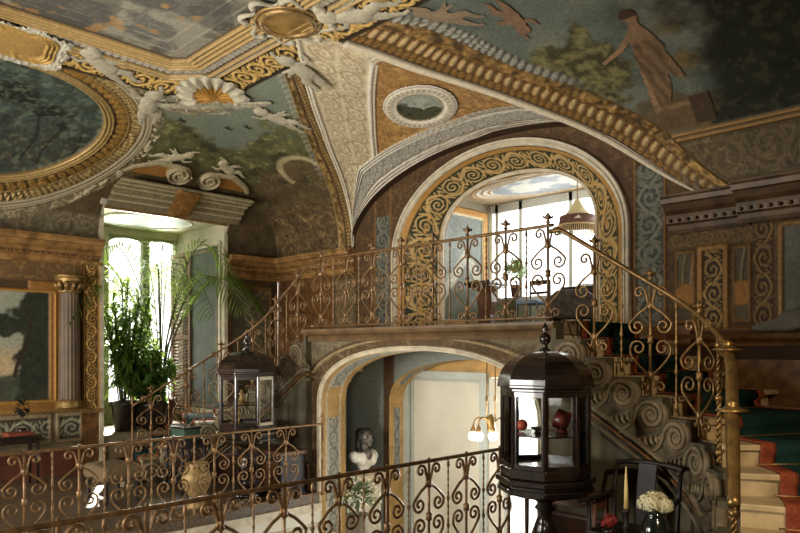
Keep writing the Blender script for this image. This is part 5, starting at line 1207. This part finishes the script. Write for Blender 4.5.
blob('hair', [((0, .045, .55), (.098, .10, .08)), ((-.035, -.02, .585), (.06, .07, .04)), ((.035, -.02, .585), (.06, .07, .04)), ((-.08, .02, .5), (.03, .07, .09)), ((.08, .02, .5), (.03, .07, .09)), ((-.085, .03, .38), (.035, .045, .12)), ((.085, .03, .38), (.035, .045, .12)), ((-.095, .0, .27), (.03, .045, .09)), ((.095, .0, .27), (.03, .045, .09)), ((0, .09, .42), (.08, .05, .16)), ((0, .1, .54), (.06, .06, .06))], mat('bronze_hair', (40, 35, 32), .5, .2, .5, 40, .6), bs, .009)
pdl = empty('bust_pedestal', (bp.x, bp.y, ZL), 'tall white panelled pedestal under the bust', 'pedestal')
b = MB(); b.box((0, 0, .06), (.46, .46, .12)); b.box((0, 0, .9), (.34, .34, 1.6)); b.build('shaft', WP, pdl); b = MB(); b.box((0, 0, 1.74), (.48, .48, .08)); bevel(b.build('cap', CREAMTRIM, pdl), .015, 2)
# plant in a vase on a stand in the well
st = table('plant_stand', (-6.05, 5.35), .5, .4, 1.25, 'pale stand under the flowering plant in the stair well', WP, ZL, 'stand')
pv = empty('flowering_plant', (-6.05, 5.35, ZL+1.25), 'leafy plant with pale blossoms in a stone vase seen through the nearest railing', 'potted plant')
b = MB(); b.lathe([(.08, 0), (.12, .04), (.15, .2), (.13, .3), (.15, .33), (.13, .33), (.001, .3)], n=20); b.build('pot', STONE, pv, True)
def leafblade(b, p, d, up, ln, w, droop=.3, n=4):
    p = Vector(p); d = Vector(d).normalized(); sd = d.cross(Vector(up)); sd = sd.normalized() if sd.length > 1e-3 else d.orthogonal().normalized(); vs = []
    for i in range(n+1):
        t = i/n; c = p+d*ln*t+Vector((0, 0, -droop*ln*t*t)); ww = w*sin(pi*min(1, t*.9+.08))**.8
        vs += [c-sd*ww, c+sd*ww]
    b.add(vs, [(2*i, 2*i+1, 2*i+3, 2*i+2) for i in range(n)])
def bush(b, c, r, n, ln, w, rn, zs=1., lo=-.2):
    for k in range(n):
        a = rn.uniform(0, 2*pi); z = rn.uniform(lo, 1); q = sqrt(max(0, 1-z*z)); d = Vector((q*cos(a), q*sin(a), z*zs)); p = Vector(c)+Vector((d.x*r, d.y*r, d.z*r))*rn.uniform(.35, 1)
        leafblade(b, p, d+Vector((0, 0, .3)), (0, 0, 1), ln*rn.uniform(.6, 1.2), w, rn.uniform(.2, .7))
rn = random.Random(5)
b = MB(); bush(b, (0, 0, .5), .24, 260, .13, .014, rn); b.build('foliage', mat('grey_green_leaf', (96, 112, 70), .5, 0, .4, 6), pv)
b = MB()
for k in range(70):
    a = rn.uniform(0, 2*pi); z = rn.uniform(-.1, 1); q = sqrt(1-z*z); b.ball((.27*q*cos(a), .27*q*sin(a), .5+.27*z), .014, 6)
b.build('blossoms', mat('pale_blossom', (214, 206, 170), .6), pv)
b = MB(); b.tube([(0, 0, .28), (0, 0, .5)], .02, 6); b.build('stem', STEM, pv)
# ============================================================ PLANTS IN THE WINDOW RECESS
def pot(parent, r, h, m, soil=True):
    b = MB(); b.lathe([(r*.68, 0), (r*.72, .01), (r*.95, h*.8), (r, h*.86), (r*1.04, h*.9), (r*1.04, h), (r*.93, h), (r*.9, h*.93), (.001, h*.9)], n=28); b.build('pot', m, parent, True)
    b = MB(); b.lathe([(r*.9, h*.9), (.001, h*.95)], n=20); b.build('soil', SOIL, parent)
zr = ZR
def palm(loc, ht, nf, label, pr, ph, pm, seed, spread=1.0, aim=None):
    e = empty('potted_palm', loc, label, 'potted palm'); pot(e, pr, ph, pm); rr = random.Random(seed)
    sb = MB(); fb = MB()
    for k in range(nf):
        a = k*2.399+rr.uniform(-.3, .3); tl = rr.uniform(.25, 1.0)**.8
        if aim is not None and rr.random() < .55: a = aim+rr.uniform(-.9, .9)
        L_ = ht*rr.uniform(.75, 1.05); R_ = L_*(.18+.42*tl)*spread; top = (ht-ph)*(1.0-.30*tl)*rr.uniform(.8, 1.05)
        d = Vector((cos(a), sin(a), 0)); b0 = Vector((.04*cos(a), .04*sin(a), ph*.9))
        pts = catmull([b0, b0+d*R_*.12+Vector((0, 0, top*.5)), b0+d*R_*.5+Vector((0, 0, top*.95)), b0+d*R_*.85+Vector((0, 0, top*.98)), b0+d*R_*1.2+Vector((0, 0, top*(.86-.2*tl)))], 10)
        n = len(pts); sb.tube(pts, [.014-.011*i/n for i in range(n)], 5)
        for i in range(int(n*.34), n-1):
            for h in (.25,):
                p = pts[i].lerp(pts[i+1], h); t = (pts[i+1]-pts[i]).normalized(); sd = t.cross(Vector((0, 0, 1))); sd = sd.normalized() if sd.length > 1e-3 else d.orthogonal()
                f = (i-n*.34)/(n*.66); ln = (.16+.30*sin(pi*min(1, .12+f*.95))**.8)*ht/2.6
                for sg in (-1, 1): leafblade(fb, p, t*.75+sd*sg+Vector((0, 0, .18)), (0, 0, 1), ln*rr.uniform(.85, 1.1), .010*ht/2.6, rr.uniform(.2, .55), 3)
    sb.build('stems', STEM, e, True); fb.build('fronds', LEAF, e); return e
pp = onX(190, 418, -11.35)
palm((-11.6, 5.62, zr), 3.75, 18, 'tall arching palm in a wide brown pot in the bright window recess', .27, .5, TERRA, 12, .85)
def canebush(loc, ht, nc, label, pr, ph, pm, seed, r=.34, ll=.32, lw=.02, name='potted_bush', cat='potted plant', lm=None):
    e = empty(name, loc, label, cat); pot(e, pr, ph, pm); rr = random.Random(seed); sb = MB(); fb = MB()
    for k in range(nc):
        a = k*2.399; q = r*sqrt((k+.5)/nc); h = (ht-ph)*rr.uniform(.55, 1.0); top = Vector((q*cos(a)*1.2, q*sin(a)*1.2, ph+h))
        pts = catmull([(q*.25*cos(a), q*.25*sin(a), ph*.85), (q*.6*cos(a), q*.6*sin(a), ph+h*.5), top], 6); sb.tube(pts, .011, 5)
        for i in range(3, len(pts)):
            for j in range(7):
                a2 = rr.uniform(0, 2*pi); el = rr.uniform(.0, 1.2) if i < len(pts)-1 else rr.uniform(.4, 1.5)
                leafblade(fb, pts[i], (cos(a2)*cos(el), sin(a2)*cos(el), sin(el)), (0, 0, 1), ll*rr.uniform(.6, 1.1), lw, rr.uniform(.3, .9))
    sb.build('stems', STEM, e, True); fb.build('foliage', lm or LEAFD, e); return e
canebush((-11.4, 4.9, zr), 2.5, 20, 'tall leafy bush with pointed leaves in a dark bowl at the window jamb', .22, .5, POTD, 21, .40, .36, .024)
canebush((-11.25, 5.33, zr), 1.35, 9, 'lower broad-leaved plant in a dark pot between bush and palm', .24, .46, POTD, 22, .36, .27, .045, lm=LEAFD)
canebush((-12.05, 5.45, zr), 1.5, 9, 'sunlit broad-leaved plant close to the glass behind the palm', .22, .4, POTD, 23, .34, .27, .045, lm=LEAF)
# ============================================================ LOGGIA FURNISHING
hl = empty('hanging_lamp', (-5.32, 9.0, 3.3), 'cream and brown fringed lampshade hanging in the bright loggia', 'pendant lamp')
b = MB(); b.lathe([(.27, .12), (.25, .26), (.0, .26)], n=28); b.lathe([(.272, .12), (.252, .262)], n=28); b.build('band', mat('brown_shade_band', (96, 62, 46), .7, 0, .3, 20), hl, True)
b = MB(); b.lathe([(.2, .262), (.1, .38), (.035, .5), (.02, .52)], n=28); b.build('shade', mat('cream_net_shade', (196, 182, 138), .8, 0, .2, 40), hl, True)
b = MB()
for k in range(64):
    a = 2*pi*k/64; b.tube([(.275*cos(a), .275*sin(a), .12), (.283*cos(a), .283*sin(a), .02)], .008, 4)
b.tube([(.277*cos(a), .277*sin(a), .12) for a in np.linspace(0, 2*pi, 40, False)], .014, 6, True); b.build('fringe', mat('straw_fringe', (186, 160, 116), .8, 0, .3, 40), hl)
b = MB(); b.tube([(0, 0, .5), (0, 0, LGZ-3.3)], .008, 6); b.build('cord', IRON, hl)
b = MB(); f_ = atan2(-9.0, 5.32); p = Vector((.27*cos(f_), .27*sin(f_), .19)); w = Vector((-sin(f_), cos(f_), 0)); b.prism([p+w*-.05, p+w*.05, p+w*.02+Vector((0, 0, .045)), p+w*-.0+Vector((0, 0, .03))], Vector((cos(f_), sin(f_), 0))*.006); b.build('emblem', CREAM, hl)
pw = empty('wooden_pedestal', (-6.9, 8.88, ZD), 'brown carved wooden pedestal beside the painted loggia wall', 'pedestal')
b = MB(); b.box((0, 0, .05), (.46, .46, .1)); b.lathe([(.2, .1), (.15, .16), (.12, .3), (.17, .5), (.14, .66), (.2, .76)], n=8, a0=pi/8); b.build('shaft', BROWNW, pw); b = MB(); b.box((0, 0, .8), (.52, .52, .06)); b.box((0, 0, .755), (.44, .44, .04)); bevel(b.build('top', DARKW, pw), .01, 2)
lpnt = empty('potted_fern', (-6.83, 9.58, ZD+.62), 'small bright green fern on the loggia sill', 'potted plant'); pot(lpnt, .09, .2, TERRA); b = MB(); bush(b, (0, 0, .36), .24, 320, .17, .016, rn); b.build('foliage', mat('bright_leaf', (134, 160, 70), .5, 0, .3, 6), lpnt)
bc = empty('side_chair', (-6.05, 8.95, ZD), 'small dark side chair with pale blue seat in the loggia', 'chair')
b = MB(); b.box((0, 0, .46), (.4, .4, .06)); bevel(b.build('seat', mat('pale_blue_seat', (120, 136, 158), .8, 0, .2, 12), bc), .02, 2)
for sx in (-1, 1):
    for sy in (-1, 1):
        b = MB(); b.tube([(sx*.18, sy*.18, 0), (sx*.18, sy*.18, .44 if sy < 0 else .8)], .015, 6); b.build('leg', DARKW, bc)
b = MB(); b.box((0, .18, .78), (.38, .02, .07)); b.box((0, .18, .62), (.36, .02, .04)); b.build('backrest', DARKW, bc)
dk = table('writing_desk', (-5.05, 9.2), 1.0, .6, .66, 'dark writing desk by the loggia glazing under the fringed lamp', DARKW, ZD, 'desk')
tag(MB().box((-5.2, 9.15, ZD+.679), (.3, .22, .035), .2).build('paper_stack', CREAM, None), 'pale stack of papers on the dark desk', 'papers')
uc = empty('upholstered_armchair', (-5.12, 8.62, ZD), 'dark tapestry armchair with rounded back before the loggia desk', 'chair', None, .3)
TAP_ = mat('dark_tapestry', (74, 66, 56), .9, 0, .5, 16, .4)
b = MB(); b.box((0, 0, .3), (.62, .5, .26)); bevel(b.build('seat', TAP_, uc), .05, 3); b = MB(); b.prism([(-.34, -.26, .2), (-.32, -.28, .46), (-.2, -.3, .56), (.2, -.3, .56), (.32, -.28, .46), (.34, -.26, .2)], (0, .1, 0)); bevel(b.build('backrest', TAP_, uc), .03, 3)
for sx in (-1, 1):
    b = MB(); b.box((sx*.33, .02, .3), (.1, .48, .36)); bevel(b.build('armrest', TAP_, uc), .03, 3)
    for sy in (-1, 1): b = MB(); b.tube([(sx*.27, sy*.2, 0), (sx*.27, sy*.2, .18)], .02, 6); b.build('leg', DARKW, uc)
# ============================================================ GALLERY BY THE PAINTED WALL
table('console_table', (-10.55, 2.75), .42, 1.05, .72, 'dark console table below the painted landscape wall', DARKW)
zt_ = ZG+.72
tag(MB().box((-10.5, 3.02, zt_+.021), (.24, .34, .04), .1).build('red_book', mat('red_orange_cover', (128, 60, 38), .6), None), 'orange-red book lying on the dark console', 'book')
tp = empty('potted_topiary', (-10.62, 3.1, zt_), 'thin-stemmed topiary with small dark round head on the console', 'potted plant')
b = MB(); b.lathe([(.05, 0), (.065, .08), (.055, .08), (.001, .07)], n=14); b.build('pot', POTD, tp, True); b = MB(); b.tube([(0, 0, .06), (.01, 0, .35)], .006, 5); b.build('stem', STEM, tp); b = MB(); bush(b, (0, 0, .38), .1, 110, .06, .016, rn, 1., -1); b.build('foliage', mat('very_dark_leaf', (26, 30, 24), .5, 0, .4, 6), tp)
table('side_table', (-8.55, 4.5), .5, .4, .72, 'small dark table carrying the green glass box before the palms', CHAIRW)
gb = empty('glass_box', (-8.55, 4.5, ZG+.721), 'green-tinted glass box standing on the small table before the palms', 'glass box')
GG = mat('green_glass', (70, 92, 78), .08, 0, .2, 4, coat=.6)
b = MB(); b.box((0, 0, .07), (.36, .24, .14)); bevel(b.build('tank', GG, gb), .01, 2); b = MB(); b.box((0, 0, .149), (.38, .26, .018)); b.build('lid', DARKW, gb)
gu = empty('gilt_urn', (-7.62, 4.15, ZG), 'cream and gilt carved urn behind the far well railing', 'urn')
b = MB(); b.lathe([(.12, 0), (.12, .04), (.06, .08), (.07, .12), (.16, .26), (.18, .36), (.14, .46), (.10, .5), (.14, .54), (.12, .54), (.001, .48)], n=22); b.build('body', mat('cream_gilt', (176, 146, 92), .5, .15, .4, 9, .3), gu, True)
for s in (-1, 1): b = MB(); b.tube(catmull([(s*.14, 0, .44), (s*.24, 0, .46), (s*.25, 0, .34), (s*.17, 0, .28)], 6), .014, 6); b.build('handle', GILT, gu, True)
cst = empty('chest', (-7.85, 5.36, ZG), 'long dark carved chest against the stair wall behind the smaller cabinet', 'chest')
b = MB(); b.box((0, 0, .28), (1.05, .38, .5)); bevel(b.build('body', CHAIRW, cst), .01, 2); b = MB(); b.box((0, 0, .56), (1.1, .42, .06)); bevel(b.build('lid', BROWNW, cst), .015, 2)
for s in (-1, 1): b = MB(); b.box((s*.5, -.15, .02), (.08, .1, .04)); b.box((s*.5, .15, .02), (.08, .1, .04)); b.build('foot', CHAIRW, cst)
for x in (-.26, .26): b = MB(); b.box((x, -.195, .28), (.42, .02, .34)); bevel(b.build('panel', BROWNW, cst), .01, 2)
sf = empty('upholstered_stool', (-8.8, 3.62, ZG), 'dim beige upholstered stool behind the far well railing', 'stool')
b = MB(); b.box((0, 0, .36), (.7, .5, .2)); bevel(b.build('cushion', mat('beige_upholstery', (112, 94, 66), .9, 0, .2, 14, .2), sf), .07, 4)
for sx in (-1, 1):
    for sy in (-1, 1): b = MB(); b.tube([(sx*.28, sy*.19, 0), (sx*.28, sy*.19, .28)], .024, 8); b.build('leg', CHAIRW, sf)
# folded cloth on the dado ledge of the dark wall
cloth = blob('draped_cloth', [((0, 0, .07), (.2, .06, .07)), ((.12, -.01, .13), (.18, .05, .10)), ((.3, 0, .11), (.2, .06, .11)), ((-.17, 0, .045), (.14, .05, .045)), ((.05, -.03, .16), (.07, .03, .05)), ((.24, -.03, .2), (.10, .03, .05)), ((.42, 0, .08), (.16, .05, .08))], mat('grey_linen', (104, 98, 84), .9, 0, .25, 8, .3), None, .012)
cloth.location = (-2.16, 7.585, 1.785); tag(cloth, 'grey folded cloth lying on the ledge of the dark painted wall', 'cloth')
# ============================================================ LIGHT AND CAMERA
w = bpy.data.worlds.new('daylight'); S.world = w; w.use_nodes = True
bg = w.node_tree.nodes['Background']; bg.inputs['Color'].default_value = (1., .99, .96, 1); bg.inputs['Strength'].default_value = 3.0
def area(name, loc, tgt, sx, sy, pw_, col=(1, 1, 1), spread=None):
    l = bpy.data.lights.new(name, 'AREA'); l.shape = 'RECTANGLE'; l.size = sx; l.size_y = sy; l.energy = pw_; l.color = col
    if spread: l.spread = spread
    o = bpy.data.objects.new(name, l); COL.objects.link(o); o.location = loc
    o.rotation_euler = (Vector(tgt)-Vector(loc)).to_track_quat('-Z', 'Y').to_euler(); return o
area('window_daylight', (-14.6, 7.1, 3.2), (-8, 4.2, 1.4), 1.4, 2.6, 1400, (1, .98, .88))
area('loggia_daylight', (-5.3, 10.1, 3.3), (-5.3, 7, 2.4), 3.6, 1.4, 150, (.95, .98, 1))
area('doorway_daylight', (-4.55, 7.8, -.2), (-5, 3, -.6), 1.4, 2.8, 160, (.97, .99, 1))
for x, p, tz_ in ((-8.85, 290, 2.6), (-5.55, 300, .9)): area('front_window_daylight', (x, yF-.25, 1.5), (x-.5, 4, tz_), 1.4, 2.1, p, (1, .96, .88))
sp = bpy.data.lights.new('wall_sconce', 'SPOT'); sp.energy = 250; sp.color = (1, .82, .56); sp.spot_size = .85; sp.spot_blend = .7; sp.shadow_soft_size = .1
so = bpy.data.objects.new('wall_sconce', sp); COL.objects.link(so); so.location = (.15, 2.7, 2.75); so.rotation_euler = (Vector((-2.45, 5.6, .95))-so.location).to_track_quat('-Z', 'Y').to_euler()
for nm, loc, tgt, e_, sz in (('ceiling_fill', (-5.2, 1.0, 1.2), (-6.4, 5.4, 4.9), 190, 1.0),):  # unseen spot added as fill to brighten the vault
    sp = bpy.data.lights.new(nm, 'SPOT'); sp.energy = e_*3.6; sp.color = (1, .96, .88); sp.spot_size = 1.5; sp.spot_blend = .9; sp.shadow_soft_size = .4
    so = bpy.data.objects.new(nm, sp); COL.objects.link(so); so.location = loc; so.rotation_euler = (Vector(tgt)-so.location).to_track_quat('-Z', 'Y').to_euler()
lg = bpy.data.lights.new('globe_light', 'POINT'); lg.energy = 42; lg.color = (1, .96, .9); lg.shadow_soft_size = .15
lo = bpy.data.objects.new('globe_light', lg); COL.objects.link(lo); lo.location = (pl_.x+.05, pl_.y-.25, .35)
fl = bpy.data.lights.new('fill_spot', 'SPOT'); fl.energy = 520; fl.color = (1, .9, .74); fl.spot_size = 1.15; fl.spot_blend = .8; fl.shadow_soft_size = .25  # unseen spot added behind the viewer to brighten railings and left wall
fo = bpy.data.objects.new('fill_spot', fl); COL.objects.link(fo); fo.location = (.1, -1.3, 1.9); fo.rotation_euler = (Vector((-6.2, 2.7, -.1))-fo.location).to_track_quat('-Z', 'Y').to_euler()
sn = bpy.data.lights.new('sun', 'SUN'); sn.energy = 10; sn.angle = .02; sn.color = (1, .95, .82)
so = bpy.data.objects.new('sun', sn); COL.objects.link(so); so.location = (-20, 12, 8); so.rotation_euler = Vector((.83, -.40, -.38)).to_track_quat('-Z', 'Y').to_euler()
cam = bpy.data.cameras.new('camera'); co = bpy.data.objects.new('camera', cam); COL.objects.link(co); S.camera = co
co.location = (0, 0, EZ); co.rotation_euler = (pi/2, 0, pi/4)
cam.sensor_width = 36; cam.lens = F*36/800; cam.shift_y = (HY-266.5)/800; cam.clip_start = .05
S.view_settings.view_transform = 'Standard'; S.view_settings.look = 'None'; S.view_settings.gamma = 1; S.view_settings.exposure = 0.12
try: S.view_settings.use_curve_mapping = False
except Exception: pass
S.cycles.sample_clamp_indirect = 6; S.cycles.max_bounces = 8; S.cycles.transparent_max_bounces = 24; S.cycles.caustics_reflective = False; S.cycles.caustics_refractive = False
